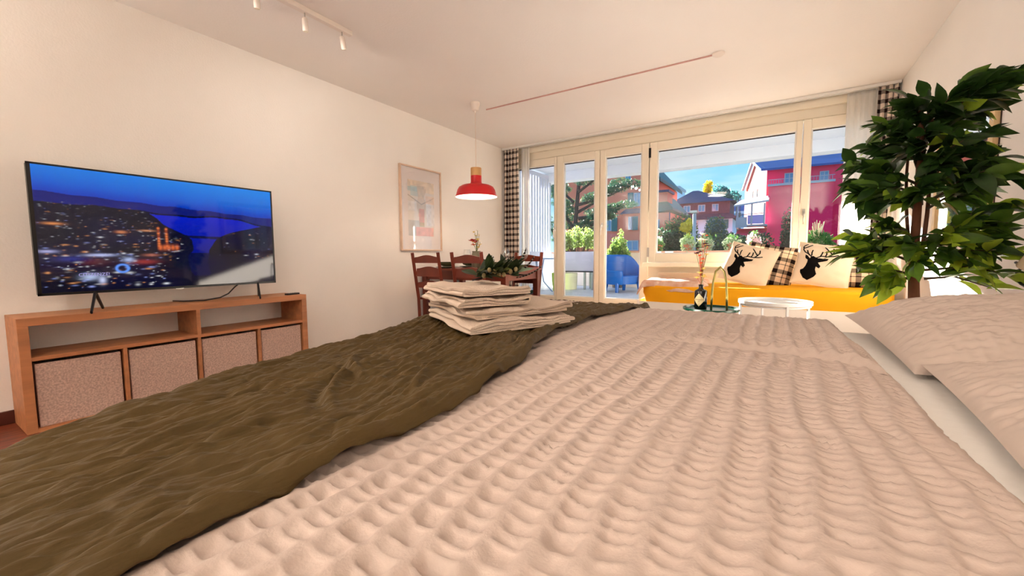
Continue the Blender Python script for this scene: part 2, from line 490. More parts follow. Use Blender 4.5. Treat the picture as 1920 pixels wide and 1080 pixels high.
def shrub(name, x, y, z0, blobs, n, size, m, label, seed, cat='shrub', stems=3, group=None, top=.6, m2=None, n2=0):
    o = empty(name, (x, y, z0), 0, label, cat, group)
    mb = MB(); rr = random.Random(seed)
    hh = max(b[2] for b in blobs)
    for i in range(stems):
        a = rr.uniform(0, 6.28); q = rr.uniform(.1, .5)
        mb.tube([(0, 0, 0), (q * math.cos(a) * blobs[0][3] * .5, q * math.sin(a) * blobs[0][3] * .5, hh * .5), (q * math.cos(a) * blobs[0][3], q * math.sin(a) * blobs[0][3], hh * (.8 + top * .3))], [.05 * hh * .25, .03 * hh * .25, .012 * hh * .25], 6)
    mb.build('stem', M_bark, o)
    jb = []
    for b in blobs:
        for q in range(7):
            a = rr.uniform(0, 6.28); c = rr.uniform(-1, 1); w = rr.uniform(.2, .62); f = rr.uniform(.36, .6)
            jb.append((b[0] + b[3] * w * math.cos(a), b[1] + b[4] * w * math.sin(a), b[2] + b[5] * w * c, b[3] * f, b[4] * f, b[5] * f))
    blobs = jb
    leaf_cloud('foliage', blobs, n, size, m, o, seed)
    if m2: leaf_cloud('foliage', [(b[0], b[1], b[2], b[3] * 1.03, b[4] * 1.03, b[5] * 1.03) for b in blobs], n2, size, m2, o, seed + 77)
    return o

# ---------------------------------------------------------------- far houses
def win(parent, x0, x1, z0, z1, y, shut=None, m_sh=None, nm=(0, -1)):
    """window with frame, panes and shutters on a wall facing -y at depth y"""
    w, h = x1 - x0, z1 - z0; t = .07 * min(w, h) + .03
    f = MB(); f.box(x0, x1, y - .10, y + .02, z0, z0 + t); f.box(x0, x1, y - .10, y + .02, z1 - t, z1)
    f.box(x0, x0 + t, y - .10, y + .02, z0 + t, z1 - t); f.box(x1 - t, x1, y - .10, y + .02, z0 + t, z1 - t)
    f.box((x0 + x1) / 2 - t * .5, (x0 + x1) / 2 + t * .5, y - .10, y + .02, z0 + t, z1 - t)
    o = f.build('window', M_hwhite, parent)
    MB().box(x0 + t, (x0 + x1) / 2 - t * .5, y - .04, y - .02, z0 + t, z1 - t).build('pane', M_hpane, o)
    MB().box((x0 + x1) / 2 + t * .5, x1 - t, y - .04, y - .02, z0 + t, z1 - t).build('pane', M_hpane, o)
    for s in (shut or ''):
        a, b = (x0 - w * .8, x0 - .03) if s == 'l' else (x1 + .03, x1 + w * .8)
        sm_ = MB().box(a, b, y - .14, y - .07, z0 - .05, z1 + .05)
        k = 9
        for i in range(k): sm_.box(a + .06, b - .06, y - .17, y - .135, z0 + (i + .15) * h / k, z0 + (i + .75) * h / k)
        sm_.build('shutter', m_sh, parent)
    return o

M_hwhite = mat('house_white', srgb(150, 162, 182), .6)
M_hpane = mat('house_pane', srgb(70, 128, 176), .08, spec=.9)
M_shut = mat('teal_shutter', srgb(18, 104, 116), .6)
M_orange = mat('orange_render', srgb(222, 126, 106), .9, var=.12, vscale=.4)
M_roofd = mat('slate_roof', srgb(44, 52, 96), .6, var=.3, vscale=1.5)
M_roofg = mat('green_roof', srgb(22, 86, 92), .6, var=.3, vscale=1.5)
M_red = mat('red_render', srgb(240, 42, 96), .9, var=.08, vscale=.3)
M_pink = mat('pink_render', srgb(174, 96, 90), .9, var=.06, vscale=.5)
M_blueroof = mat('blue_roof', srgb(20, 70, 150), .45, var=.2, vscale=.8, stretch=(.3, 1, 6))
M_pale = mat('pale_blue_render', srgb(170, 204, 236), .9, var=.05, vscale=.3)
M_viol = mat('violet_brown_tile', srgb(86, 54, 74), .8, var=.35, vscale=1.8)

# orange house with teal shutters
A = empty('orange_house', (-15, 52, -6), 0, 'orange rendered house with teal shutters behind the pine tree', 'house')
def P_(o, mb, name, m, **k):
    ob = mb.build(name, m, **k); ob.parent = o; ob.matrix_parent_inverse = Matrix.Translation(-o.location); return ob
def reparent_abs(o):
    for c in o.children: c.matrix_parent_inverse = Matrix.Translation(-o.location)
MB().prism([(-24, -6), (-11.95, -6), (-11.95, 9.6), (-17.0, 15.5), (-24, 9.6)], 0, 12, Matrix(((1, 0, 0, 0), (0, 0, -1, 62), (0, 1, 0, 0), (0, 0, 0, 1)))).build('wall', M_orange, A)
MB().prism([(-24.6, 9.2), (-17.0, 15.6), (-11.4, 9.3), (-11.4, 9.7), (-17, 16.1), (-24.6, 9.6)], -.6, 12.5, Matrix(((1, 0, 0, 0), (0, 0, -1, 62), (0, 1, 0, 0), (0, 0, 0, 1)))).build('roof', M_roofg, A)
win(A, -14.55, -13.7, 6.65, 8.25, 50, 'l', M_shut)
win(A, -18.1, -17.2, 3.85, 5.4, 50, 'r', M_shut)
win(A, -14.9, -14.45, 3.85, 5.4, 49.2, '', M_shut)
win(A, -15.6, -14.9, 9.75, 10.6, 50, '', M_shut)
MB().box(-15.6, -13.4, 49.2, 50.0, -6, 5.8).build('bay_wall', M_orange, A)
MB().box(-14.4, -13.75, 49.05, 49.12, 3.8, 5.4).build('shutter', M_shut, A)
MB().prism([(-15.95, 5.75), (-13.2, 5.75), (-13.4, 6.3), (-15.2, 6.3)], 0, 1.0, Matrix(((1, 0, 0, 0), (0, 0, -1, 50), (0, 1, 0, 0), (0, 0, 0, 1)))).build('bay_roof', M_roofd, A)
win(A, -15.1, -13.65, 1.4, 2.6, 49.2, '', M_shut)
# right wing with its own hipped roof
MB().box(-11.95, -10.35, 49.6, 60, -6, 5.7).build('wing_wall', M_orange, A)
win(A, -11.75, -11.4, 3.8, 4.95, 49.6, '', M_shut)
MB().prism([(-12.2, 8.35), (-11.9, 8.4), (-10.0, 6.2), (-10.0, 5.95), (-12.2, 5.75)], 0, 11, Matrix(((1, 0, 0, 0), (0, 0, -1, 60.5), (0, 1, 0, 0), (0, 0, 0, 1)))).build('wing_roof', M_roofg, A)
MB().box(-11.5, -10.55, 49.3, 52, 6.9, 7.95).build('dormer', M_orange, A)
MB().box(-11.7, -10.35, 49.1, 52.2, 7.95, 8.2).build('dormer_roof', M_roofd, A)
MB().tube([(-10.3, 49.5, 5.7), (-10.3, 49.5, -6)], .06, 6).build('drainpipe', M_roofd, A)
reparent_abs(A)

# slate-roofed house in the middle
B = empty('slate_roof_house', (-14, 102, -6), 0, 'house with dark slate hipped roof and three white dormer windows in the middle distance', 'house')
mb = MB()
rz0, rz1 = 12.2, 15.6
mb.add([(-21.2, 99.2, rz0), (-7.6, 99.2, rz0), (-7.6, 112, rz0), (-21.2, 112, rz0), (-16.8, 105, rz1), (-15.6, 105, rz1)], [(0, 1, 5, 4), (1, 2, 5), (2, 3, 4, 5), (3, 0, 4), (0, 3, 2, 1)])
mb.build('roof', M_roofd, B)
MB().box(-20, -8.6, 100, 111, 8.9, 12.2).build('tile_hung_wall', M_viol, B)
for a, b in ((-17.85, -16.4), (-14.85, -13.4), (-12.05, -10.75)): win(B, a, b, 10.2, 11.75, 100)
mb = MB(); mb.add([(-20.6, 98.8, 8.5), (-6.7, 98.8, 8.5), (-8.6, 100, 9.7), (-20, 100, 9.7), (-6.7, 112, 8.5), (-8.6, 111, 9.7), (-20.6, 112, 8.5), (-20, 111, 9.7)], [(0, 1, 2, 3), (1, 4, 5, 2), (0, 3, 7, 6), (0, 6, 4, 1)])
mb.build('skirt_roof', M_viol, B)
MB().box(-19.6, -8, 100.2, 111, -6, 8.7).build('wall', M_pale, B)
win(B, -12.0, -10.2, 6.5, 8.3, 100.2, 'r', M_shut)
win(B, -16.4, -14.8, 6.5, 8.3, 100.2, '', M_shut)
reparent_abs(B)

C_ = empty('pale_blue_house', (-8, 134, -6), 0, 'pale blue house with dark blue roof beyond the slate roofed house', 'house')
MB().box(-14, -5.6, 130, 140, -6, 12.8).build('wall', M_pale, C_)
mb = MB(); mb.add([(-15, 129, 12.6), (-4.8, 129, 12.6), (-4.8, 141, 12.6), (-15, 141, 12.6), (-11, 135, 16.3), (-8.6, 135, 16.3)], [(0, 1, 5, 4), (1, 2, 5), (2, 3, 4, 5), (3, 0, 4), (0, 3, 2, 1)])
mb.build('roof', M_blueroof, C_)
for a, b, c, d in ((-10.2, -9.2, 10.3, 12.1), (-8.35, -7.2, 10.2, 12.0), (-10.1, -9.1, 7.0, 8.8)): win(C_, a, b, c, d, 130, 'r', M_shut)
reparent_abs(C_)

E_ = empty('apartment_block', (-34, 164, -6), 0, 'flat roofed pale apartment block on the horizon behind the orange house', 'building')
MB().box(-40, -30.4, 160, 172, -6, 24.6).build('wall', M_pale, E_); MB().box(-40.4, -30, 159.6, 172.4, 24.6, 25.5).build('roof', M_hwhite, E_)
for i in range(3): win(E_, -37.5 + i * 2.4, -36 + i * 2.4, 21.2, 23, 160)
reparent_abs(E_)

# red house
D = empty('red_house', (1, 63, -6), 0, 'magenta red house with blue roof and corner balcony beyond the terrace', 'house')
cor, lft = Vector((-1.25, 60, 0)), Vector((-3.95, 67.5, 0))
# front wall facing the terrace and the gable wall facing left
MB().prism([(cor.x, cor.y), (9, 60), (9, 72), (1.5, 72)], -6, 11.2).build('front_wall', M_red, D)
g = MB()
dx = (lft - cor); nrm = Vector((dx.y, -dx.x, 0)).normalized() * -.25
q0, q1, mid = cor, lft, (cor + lft) / 2 + dx * .08
pts = [(q0.x, q0.y, -6), (q1.x, q1.y, -6), (q1.x, q1.y, 10.2), (mid.x, mid.y, 12.9), (q0.x, q0.y, 11.4)]
back = [(p[0] + 5, p[1] + 3, p[2]) for p in pts]
g.add(pts + back, [(0, 1, 2, 3, 4)] + [(i, 5 + i, 5 + (i + 1) % 5, (i + 1) % 5) for i in range(5)])
g.build('gable_wall', M_pink, D, fixn=True)
g = MB(); g.add([(-1.9, 59.4, 10.95), (9.3, 59.4, 10.85), (9.3, 66, 14.2), (mid.x - .3, mid.y - .2, 13.0), (-1.9, 59.4, 11.2), (9.3, 59.4, 11.1), (9.3, 66, 14.5), (mid.x - .3, mid.y - .2, 13.3)], [(0, 1, 2, 3), (7, 6, 5, 4), (0, 4, 5, 1), (1, 5, 6, 2), (3, 2, 6, 7), (0, 3, 7, 4)])
g.build('roof', M_blueroof, D, fixn=True)
g = MB(); g.tube([(lft.x - .3, lft.y, 9.9), (mid.x - .2, mid.y - .2, 13.1), (cor.x - .25, cor.y - .25, 11.2)], .16, 6); g.build('verge', M_hwhite, D)
win(D, .55, 1.55, 9.3, 10.5, 60); win(D, 3.95, 4.8, 9.2, 10.35, 60)
for t in (.42, .62):
    c0 = cor + dx * t
    MB().box(-.22, .22, -.12, .06, 0, 1.4, Matrix.Translation((c0.x, c0.y, 7.9)) @ Matrix.Rotation(math.atan2(dx.y, dx.x), 4, 'Z')).build('gable_window', M_shut, D)
MB().box(-1.0, 5.2, 58.6, 60, -6, 8.95).build('annex_wall', M_red, D)
mb = MB(); mb.box(-1.1, 5.3, 58.45, 58.6, 8.9, 9.15); mb.build('annex_coping', M_hwhite, D)
for i in range(26):
    MB().box(-1.0 + i * .24, -.96 + i * .24, 58.5, 58.54, 9.15, 9.65).build('railing_bar', M_hpane, D)
MB().box(-1.05, 5.25, 58.49, 58.55, 9.62, 9.68).build('handrail', M_hwhite, D)
# balcony with canopy
M_lil = mat('lilac_panel', srgb(150, 140, 210), .5)
MB().box(-4.2, -1.0, 57.6, 60.4, 4.25, 4.45).build('balcony_slab', M_hwhite, D)
bp = MB().box(-3.0, -1.35, 57.55, 57.65, 4.5, 5.55).build('balcony_panel', M_lil, D)
MB().box(-4.2, -3.05, 57.55, 57.65, 4.1, 5.35).build('balcony_panel', M_hwhite, D)
MB().box(-4.25, -4.15, 57.6, 60.4, 4.1, 5.35).build('balcony_panel', M_hwhite, D)
MB().tube([(-4.25, 57.6, 5.6), (-1.3, 57.6, 5.75)], .04, 6).build('balcony_rail', M_roofd, D)
mb = MB(); mb.add([(-4.5, 57.2, 6.6), (-.9, 57.2, 7.0), (-.9, 60.5, 8.0), (-4.0, 61, 7.6), (-4.5, 57.2, 6.8), (-.9, 57.2, 7.2), (-.9, 60.5, 8.2), (-4.0, 61, 7.8)], [(0, 1, 2, 3), (7, 6, 5, 4), (0, 4, 5, 1), (1, 5, 6, 2), (2, 6, 7, 3), (3, 7, 4, 0)])
mb.build('canopy', M_hwhite, D, fixn=True)
for x in (-4.1, -2.6, -1.3): MB().box(x - .09, x + .09, 57.5, 57.7, 4.45, 6.9).build('canopy_post', M_hwhite, D)
mb = MB(); mb.add([(-4.4, 57.0, 3.0), (-.9, 57.0, 3.0), (-.9, 60, 4.1), (-4.0, 60, 4.1)], [(0, 1, 2, 3)]); mb.build('awning', M_red, D)
reparent_abs(D)

# street lamp post and trees
lp = empty('lamp_post', (-4.03, 26, -6), 0, 'pale blue lamp post standing in front of the slate roofed house', 'post')
MB().tube([(0, 0, 0), (0, 0, 9.3)], [.12, .095], 10).build('pole', M_hwhite, lp); MB().box(-.2, .2, -.5, .1, 9.28, 9.4).build('lamp_head', M_steel, lp)
shrub('yellow_tree', -15.2, 113, -6, [(0, 0, 22.6, 1.6, 1.6, 3.0)], 500, .8, LY, 'yellow autumn tree rising behind the slate roof', 21, 'tree')
shrub('leafy_tree', -12.6, 118, -6, [(0, 0, 22.4, 3.0, 2, 2.6), (2.4, 0, 21.0, 2.4, 2, 2.0)], 900, .7, LB, 'blue green tree with loose crown behind the slate roof', 22, 'tree')
shrub('leafy_tree', -9.0, 126, -6, [(0, 0, 22.4, 1.6, 1.5, 2.0), (-1.4, 0, 21.0, 1.6, 1.5, 1.6)], 600, .6, LB, 'smaller blue green tree beside the red house gable', 23, 'tree')
shrub('garden_tree', -5.9, 31, -6, [(0, 0, 8.4, 1.5, 1.2, 1.6), (.9, 0, 7.2, 1.2, 1, 1.2)], 2200, .22, LM, 'green garden tree right of the orange house', 24, 'tree', m2=LD, n2=900)
shrub('yellow_bush', -5.1, 29.5, -6, [(0, 0, 8.6, .55, .5, .9)], 600, .2, LY, 'bright yellow bush left of the lamp post', 25, 'bush')
shrub('dark_bush', -5.6, 27.2, -6, [(0, 0, 7.4, 1.5, 1, 1.2)], 1800, .22, LD, 'dark bush under the yellow bush', 26, 'bush')
shrub('garden_tree', -4.1, 36, -6, [(0, 0, 8.7, 1.1, 1, 2.0)], 1900, .2, LB, 'blue green tree right of the lamp post', 27, 'tree', m2=LM, n2=700)
shrub('dark_hedge', -2.45, 24, -6, [(0, 0, 7.0, 1.5, .7, 1.2), (1.4, .5, 7.2, 1.0, .7, 1.2)], 2600, .18, LD, 'dark clipped hedge in front of the red house balcony', 28, 'hedge', m2=LM, n2=600)
shrub('silver_bush', -2.0, 37, -6, [(0, 0, 7.6, 1.0, .7, 1.2), (.9, 0, 7.7, .6, .6, .9)], 1400, .18, LS, 'pale flowering bush at the foot of the red house', 29, 'bush', m2=LP, n2=500)
shrub('cypress', .66, 40, -6, [(0, 0, 8.4, .42, .42, 2.6), (.05, 0, 7, .5, .5, 2.0)], 1500, .2, LD, 'slim dark cypress against the red house wall', 30, 'tree')

# pine with spreading branches
pn = empty('pine_tree', (-9.2, 21, -6), 0, 'large pine tree with dark spreading branches beyond the terrace', 'tree')
MB().tube([(-.6, 0, 0), (-.3, .1, 6), (0, 0, 9.5), (.3, .1, 13)], [.2, .15, .11, .07], 8).build('trunk', M_barkd, pn)
rr = random.Random(5)
blobs = []
for i, (x0, z0, x1, z1) in enumerate([(-.2, 8.4, -1.6, 10.6), (-.2, 7.6, -1.0, 9.8), (0, 9.2, 2.2, 10.6), (0, 9.6, 2.9, 10.35), (.1, 8.9, 2.6, 9.4), (.1, 10.3, 1.9, 11.2), (-.1, 8.6, 1.4, 8.9), (-.3, 7.4, .9, 8.3), (-.2, 9.8, -1.9, 11.4), (.2, 11, 1.2, 12), (-.2, 8.0, 1.9, 9.0), (-.4, 6.9, -1.8, 8.9)]):
    y1 = rr.uniform(-1.2, .8)
    MB().tube([(x0, 0, z0), ((x0 + x1) / 2, y1 * .5, (z0 + z1) / 2 - .1), (x1, y1, z1)], [.09, .06, .02], 6).build('branch', M_barkd, pn)
    for k in range(4):
        t = .4 + .2 * k
        blobs.append((x0 + (x1 - x0) * t + rr.uniform(-.2, .2), y1 * t, z0 + (z1 - z0) * t + .1, .6, .55, .22))
leaf_cloud('needles', blobs, 15000, .2, leafy('pine_needles', srgb(50, 92, 74), srgb(24, 52, 52), trl=.2), pn, 41, aspect=.16)
leaf_cloud('needles', blobs, 2200, .16, LM, pn, 42, aspect=.16)

# ---------------------------------------------------------------- terrace furniture
M_tr1 = mat('pale_lilac_planter', srgb(184, 186, 208), .6, var=.05, vscale=3)
M_tr2 = mat('cream_green_tub', srgb(222, 226, 196), .6, var=.05, vscale=3)
tr = empty('planter_trough', (-3.55, 8.2, .2), 0, 'raised white trough planter on legs with feathery shrub outside the middle door', 'planter')
mb = MB(); mb.box(-.40, .42, -.2, .2, .38, .79); mb.build('trough', M_tr1, tr, bevel=.012)
MB().box(-.38, .40, -.18, .18, .792, .795).build('soil', mat('soil', srgb(84, 62, 48), .95), tr)
for x in (-.36, .22, .38):
    for y in (-.16, .16): MB().box(x - .02, x + .02, y - .02, y + .02, 0, .38).build('leg', M_steel, tr)
MB().tube([(-.42, -.22, .375), (.42, -.22, .375)], .012, 8).build('rail', M_dark, tr)
tub = MB().lathe([(.0, 0), (.20, 0), (.205, .02), (.215, .34), (.20, .345), (.19, .30), (0, .30)], 28).build('garden_tub', M_tr2, smooth='auto', loc=(-3.72, 8.02, .2))
tag(tub, 'pale green round tub standing under the trough planter', 'tub')
kb = MB().lathe([(0, 0), (.035, 0), (.04, .01), (.04, .03), (.03, .045), (0, .045)], 16).build('hose_reel', M_black, smooth='auto', loc=(-3.86, 7.95, .57), rot=(math.radians(90), 0, 0))
tag(kb, 'small black hose fitting hanging below the trough planter', 'fitting')
rr = random.Random(31)
def sprig_bush(name, x, y, z, w, h, k, n, size, m, m2, lab, seed, base=0.0):
    o = empty(name, (x, y, z), 0, lab, 'shrub')
    st_ = MB(); bl_ = []
    for i in range(k):
        px_ = rr.uniform(-w, w); hh = h * rr.uniform(.55, 1.0) * (1 - .35 * abs(px_ / w)); py_ = rr.uniform(-.1, .1); tx = px_ * 1.12 + rr.uniform(-.05, .05)
        st_.tube([(px_ * .6, py_ * .5, 0), (px_ * .9, py_, base + (hh - base) * .6), (tx, py_ * 1.3, hh)], [.006, .004, .002], 5)
        for t_ in (.35, .6, .85): bl_.append((px_ * .85 + (tx - px_ * .85) * t_, py_, base + (hh - base) * t_, .055 + .25 * w * .2, .06, h * .12))
    st_.build('stem', M_bark, o)
    leaf_cloud('foliage', bl_, n, size, m, o, seed, .4, .5); leaf_cloud('foliage', bl_, n // 2, size * .9, m2, o, seed + 5, .4, .5)
sprig_bush('feathery_shrub', -3.55, 8.2, .996, .36, .62, 34, 2400, .055, LG, LS, 'light green feathery shrub growing in the trough planter', 50)
sprig_bush('round_shrub', -2.86, 8.80, .2, .24, 1.28, 22, 1700, .065, LG, LM, 'bushy yellow green shrub behind the blue armchair', 51, base=.7)

# blue moulded tub chair
bc = empty('blue_armchair', (-2.52, 7.95, .2), math.radians(-38), 'bright blue moulded plastic tub armchair on the terrace', 'chair')
M_blue = mat('blue_plastic', srgb(10, 92, 180), .4, var=.05, vscale=3)
n, k = 41, 14
th = np.linspace(-150, 150, n)[:, None] * np.pi / 180; v = np.linspace(0, 1, k)[None, :]
top = .42 + .30 * smooth01((np.cos(th) + .35) / 1.1)
bot = .16
rx = .30 + .05 * v + .02 * np.sin(3.14 * v); ry = .33 + .05 * v
X = -rx * np.cos(th); Y = ry * np.sin(th); Z = bot + (top - bot) * v
P = np.stack([X, Y, Z], -1)
o = link('shell', grid_mesh('shell', P), M_blue, bc, smooth=True); md = o.modifiers.new('t', 'SOLIDIFY'); md.thickness = .03
MB().lathe([(0, .30), (.24, .30), (.30, .32), (.315, .30), (.30, .16), (0, .16)], 32).build('seat', M_blue, bc, smooth='auto')
for x, y in ((.2, .24), (.2, -.24), (-.22, .2), (-.22, -.2)): MB().tube([(x, y, .2), (x * 1.1, y * 1.08, 0)], [.045, .03], 10).build('leg', M_blue, bc)
# bistro table
bt = empty('bistro_table', (-3.93, 7.15, .2), 0, 'round blue grey metal bistro table with curved legs beside the slat screen', 'table')
M_btm = mat('blue_grey_metal', srgb(140, 164, 196), .4, metal=.2)
MB().lathe([(0, .64), (.30, .64), (.305, .65), (.30, .665), (0, .665)], 32).build('table_top', M_btm, bt, smooth='auto')
for i in range(3):
    a = i * 2.094 + .4
    MB().tube([(.1 * math.cos(a), .1 * math.sin(a), .64), (.06 * math.cos(a), .06 * math.sin(a), .4), (.1 * math.cos(a), .1 * math.sin(a), .2), (.27 * math.cos(a), .27 * math.sin(a), 0)], .012, 8).build('leg', M_btm, bt, smooth=True)
tag(MB().lathe([(0, 0), (.09, 0), (.11, .2), (.12, .36), (.105, .36), (.10, .3), (0, .3)], 20).build('lime_pot', mat('lime_plastic', srgb(190, 226, 80), .4), smooth='auto', loc=(-3.72, 7.55, .2)), 'lime green flower pot near the bistro table', 'pot')
# pots along the parapet and two white garden chairs
M_terra = mat('terracotta', srgb(196, 110, 84), .8, var=.15, vscale=6)
def parapet_pot(x, label, m, seed, w=.14, h=.2, sz=.05, n=620, m2=None):
    o = empty('potted_plant', (x, 9.11, .99), 0, label, 'plant', None)
    MB().lathe([(0, 0), (.07, 0), (.095, .12), (.1, .12), (.1, .14), (.085, .14), (.08, .11), (0, .11)], 16).build('pot', M_terra, o, smooth='auto')
    leaf_cloud('foliage', [(-w * .3, 0, .10 + h * .5, w * .8, .15, h * .9), (w * .35, -.03, .08 + h * .45, w * .7, .14, h * .8), (0, -.04, .02, w * .9, .10, .08)], n, sz, m, o, seed)
    if m2: leaf_cloud('foliage', [(0, 0, .12 + h * .7, w * .8, .12, h), (-w * .5, 0, .1, w * .5, .1, h * .5)], n // 3, sz, m2, o, seed + 1)
    MB().tube([(0, 0, .1), (0.01, 0, .14 + h)], [.01, .004], 6).build('stem', M_bark, o)
parapet_pot(-2.12, 'small green potted shrub on the parapet at the left edge of the wide window', LM, 61, .14, .12, m2=LS)
parapet_pot(-1.52, 'pale green potted plant on the parapet left of the vase flowers', LS, 62, .15, .14, m2=LG)
parapet_pot(-1.18, 'silvery potted plant on the parapet just right of the vase flowers', LS, 63, .14, .14, m2=LM)
parapet_pot(-.72, 'bushy potted plant in a clay pot on the parapet left of the cushions', LS, 64, .16, .12, m2=LM)
parapet_pot(-.35, 'pink flowering potted plant on the parapet above the left cushion', LP, 65, .12, .16, m2=LM)
# plume grass pot
gp = empty('plume_grass', (.58, 8.8, .2), 0, 'green tufted grass with pale plumes in a planter behind the window mullion', 'plant')
MB().lathe([(0, 0), (.16, 0), (.2, .62), (.215, .62), (.215, .66), (.19, .66), (.18, .6), (0, .6)], 24).build('pot', M_tr1, gp, smooth='auto')
leaf_cloud('foliage', [(0, 0, .86, .28, .2, .26)], 1400, .09, LM, gp, 66, aspect=.25, upbias=.6)
mb = MB(); rr = random.Random(9)
for i in range(40):
    a = rr.uniform(0, 6.28); q = rr.uniform(.05, .22); h = rr.uniform(1.0, 1.3)
    mb.tube([(0, 0, .7), (q * .4 * math.cos(a), q * .4 * math.sin(a), .95), (q * math.cos(a), q * math.sin(a), h)], [.003, .003, .006], 4)
mb.build('plume', mat('pale_plume', srgb(224, 206, 170), .9), gp)
M_gchair = mat('white_plastic', srgb(244, 244, 244), .4)
bn = empty('terrace_bench', (-1.85, 8.5, .2), 0, 'low white bench on the terrace below the wide window', 'bench')
for i in range(3): MB().box(-.45, .45, -.15 + .105 * i, -.06 + .105 * i, .55, .58).build('plank', M_gchair, bn, bevel=.004)
for x in (-.4, .4):
    for y in (-.11, .11): MB().box(x - .02, x + .02, y - .02, y + .02, 0, .55).build('leg', M_gchair, bn)
for x, lab in [(-1.99, 'left of the two white pots on the terrace bench'), (-1.76, 'right of the two white pots on the terrace bench')]:
    tag(MB().lathe([(0, 0), (.05, 0), (.075, .18), (.08, .2), (.07, .2), (.065, .15), (0, .15)], 18).build('white_pot', M_gchair, smooth='auto', loc=(x, 8.5, .78)), lab, 'pot', 'white pots on the terrace bench')
# ring-shaped garden stake on the parapet
rg = empty('garden_ring', (-1.245, 9.12, .99), 0, 'small purple ring ornament on a stem behind the vase flowers', 'ornament')
MB().tube([(.05 * math.cos(t), 0, .34 + .05 * math.sin(t)) for t in np.linspace(0, 2 * math.pi, 25)], .006, 6).build('ring', mat('plum_metal', srgb(120, 70, 120), .4), rg)
MB().tube([(0, 0, 0), (0, 0, .29)], .005, 6).build('stem', M_dark, rg)
# ================================================================ furniture: media stand and television
M_oak = mat('light_oak', srgb(190, 126, 82), .5, var=.22, vscale=4, stretch=(6, .6, 6), bump=.04, bscale=40)
M_oakd = mat('oak_inside', srgb(190, 130, 88), .6, var=.22, vscale=4, stretch=(6, .6, 6))
M_felt = mat('speckled_felt', srgb(206, 176, 162), .95, spec=.05, var=.28, vscale=120, detail=2)
ts = empty('media_stand', (-3.415, 1.17, 0), 0, 'long low oak media stand with open shelf under the television', 'cabinet')
X0, X1, Y0, Y1, ZS = -.160, .160, -.774, .774, .611
MB().box(X0, X1, Y0, Y1, ZS - .042, ZS).build('top_panel', M_oak, ts, bevel=.002)
MB().box(X0, X1, Y0, Y0 + .040, 0, ZS - .042).build('side_panel', M_oak, ts, bevel=.002)
MB().box(X0, X1, Y1 - .040, Y1, 0, ZS - .042).build('side_panel', M_oak, ts, bevel=.002)
MB().box(X0, X1, Y0 + .04, Y1 - .04, .0, .02).build('bottom_panel', M_oak, ts)
MB().box(X0, X1 - .004, Y0 + .04, Y1 - .04, .382, .402).build('shelf', M_oak, ts, bevel=.001)
MB().box(X0, X1 - .004, .004, .026, .402, ZS - .042).build('divider', M_oak, ts, bevel=.001)
MB().box(X0, X0 + .005, Y0 + .04, Y1 - .04, .02, .382).build('back_panel', M_oakd, ts)
div = [-.374, .004, .388]
for y in div: MB().box(X0 + .006, X1 - .004, y, y + .018, .02, .382).build('divider', M_oak, ts, bevel=.001)
edges = [Y0 + .04] + sum([[d, d + .018] for d in div], []) + [Y1 - .04]
labs = ['speckled beige felt bin at the near end of the media stand', 'second felt bin from the near end of the media stand', 'third felt bin from the near end of the media stand', 'felt bin at the dining end of the media stand']
for i in range(4):
    a, b = edges[2 * i] + .010, edges[2 * i + 1] - .010
    bnn = empty('storage_bin', (-3.415, 1.17, .0205), 0, labs[i], 'storage bin', 'felt bins in the media stand')
    MB().box(X1 - .03, X1 - .020, a, b, .0, .343).build('front', M_felt, bnn, bevel=.002)
    MB().box(X0 + .012, X1 - .031, a, a + .006, 0, .343).box(X0 + .012, X1 - .031, b - .006, b, 0, .343).box(X0 + .012, X0 + .018, a, b, 0, .343).box(X0 + .012, X1 - .031, a, b, 0, .006).build('body', M_felt, bnn)

# television
tv = empty('television', (-3.35, 1.124, .611), 0, 'large flat television showing a city and lake at night', 'television')
HY, TZ0, TZ1 = .631, .105, .822
MB().box(-.05, -.006, -HY + .002, HY - .002, TZ0 + .002, TZ1 - .002).build('casing', M_black, tv, bevel=.006)
bz = .010
mb = MB(); mb.box(-.006, 0, -HY, HY, TZ1 - bz, TZ1); mb.box(-.006, 0, -HY, HY, TZ0, TZ0 + bz + .004); mb.box(-.006, 0, -HY, -HY + bz + .006, TZ0, TZ1); mb.box(-.006, 0, HY - bz, HY, TZ0, TZ1)
mb.build('bezel', M_black, tv)
# picture on the screen: vertex colours of the display itself
ny, nz_ = 420, 240
u = np.linspace(0, 1, ny)[:, None]; v = np.linspace(0, 1, nz_)[None, :]   # v=0 bottom
P = np.stack([np.full((ny, nz_), -.003), -HY + .012 + (2 * HY - .022) * u + 0 * v, TZ0 + .012 + (TZ1 - TZ0 - .020) * v + 0 * u], -1)
img = np.zeros((ny, nz_, 3))
U = u + 0 * v; V = v + 0 * u
hz = .80 - .10 * U + .004 * np.sin(U * 40)                     # horizon falls to the right
sky_t = np.clip((V - hz) / .25, 0, 1)
skyc = np.stack([.0 + 0 * sky_t, .06 + .16 * sky_t, .55 + .25 * sky_t], -1)
band = np.exp(-((V - hz) / .05) ** 2)[..., None]
skyc = skyc * (1 - .5 * band) + np.array([.0, .02, .40]) * .5 * band
land = np.stack([.002 + 0 * U, .003 + 0 * U, .02 + .01 * vnoise(U * 9, V * 9, 3)], -1)
img = np.where((V > hz)[..., None], skyc, land)
hill = hz - .045 - .03 * vnoise(U * 4, V * 0, 5) - .02
far = (V <= hz) & (V > hill)
img[far] = np.array([.002, .008, .16])
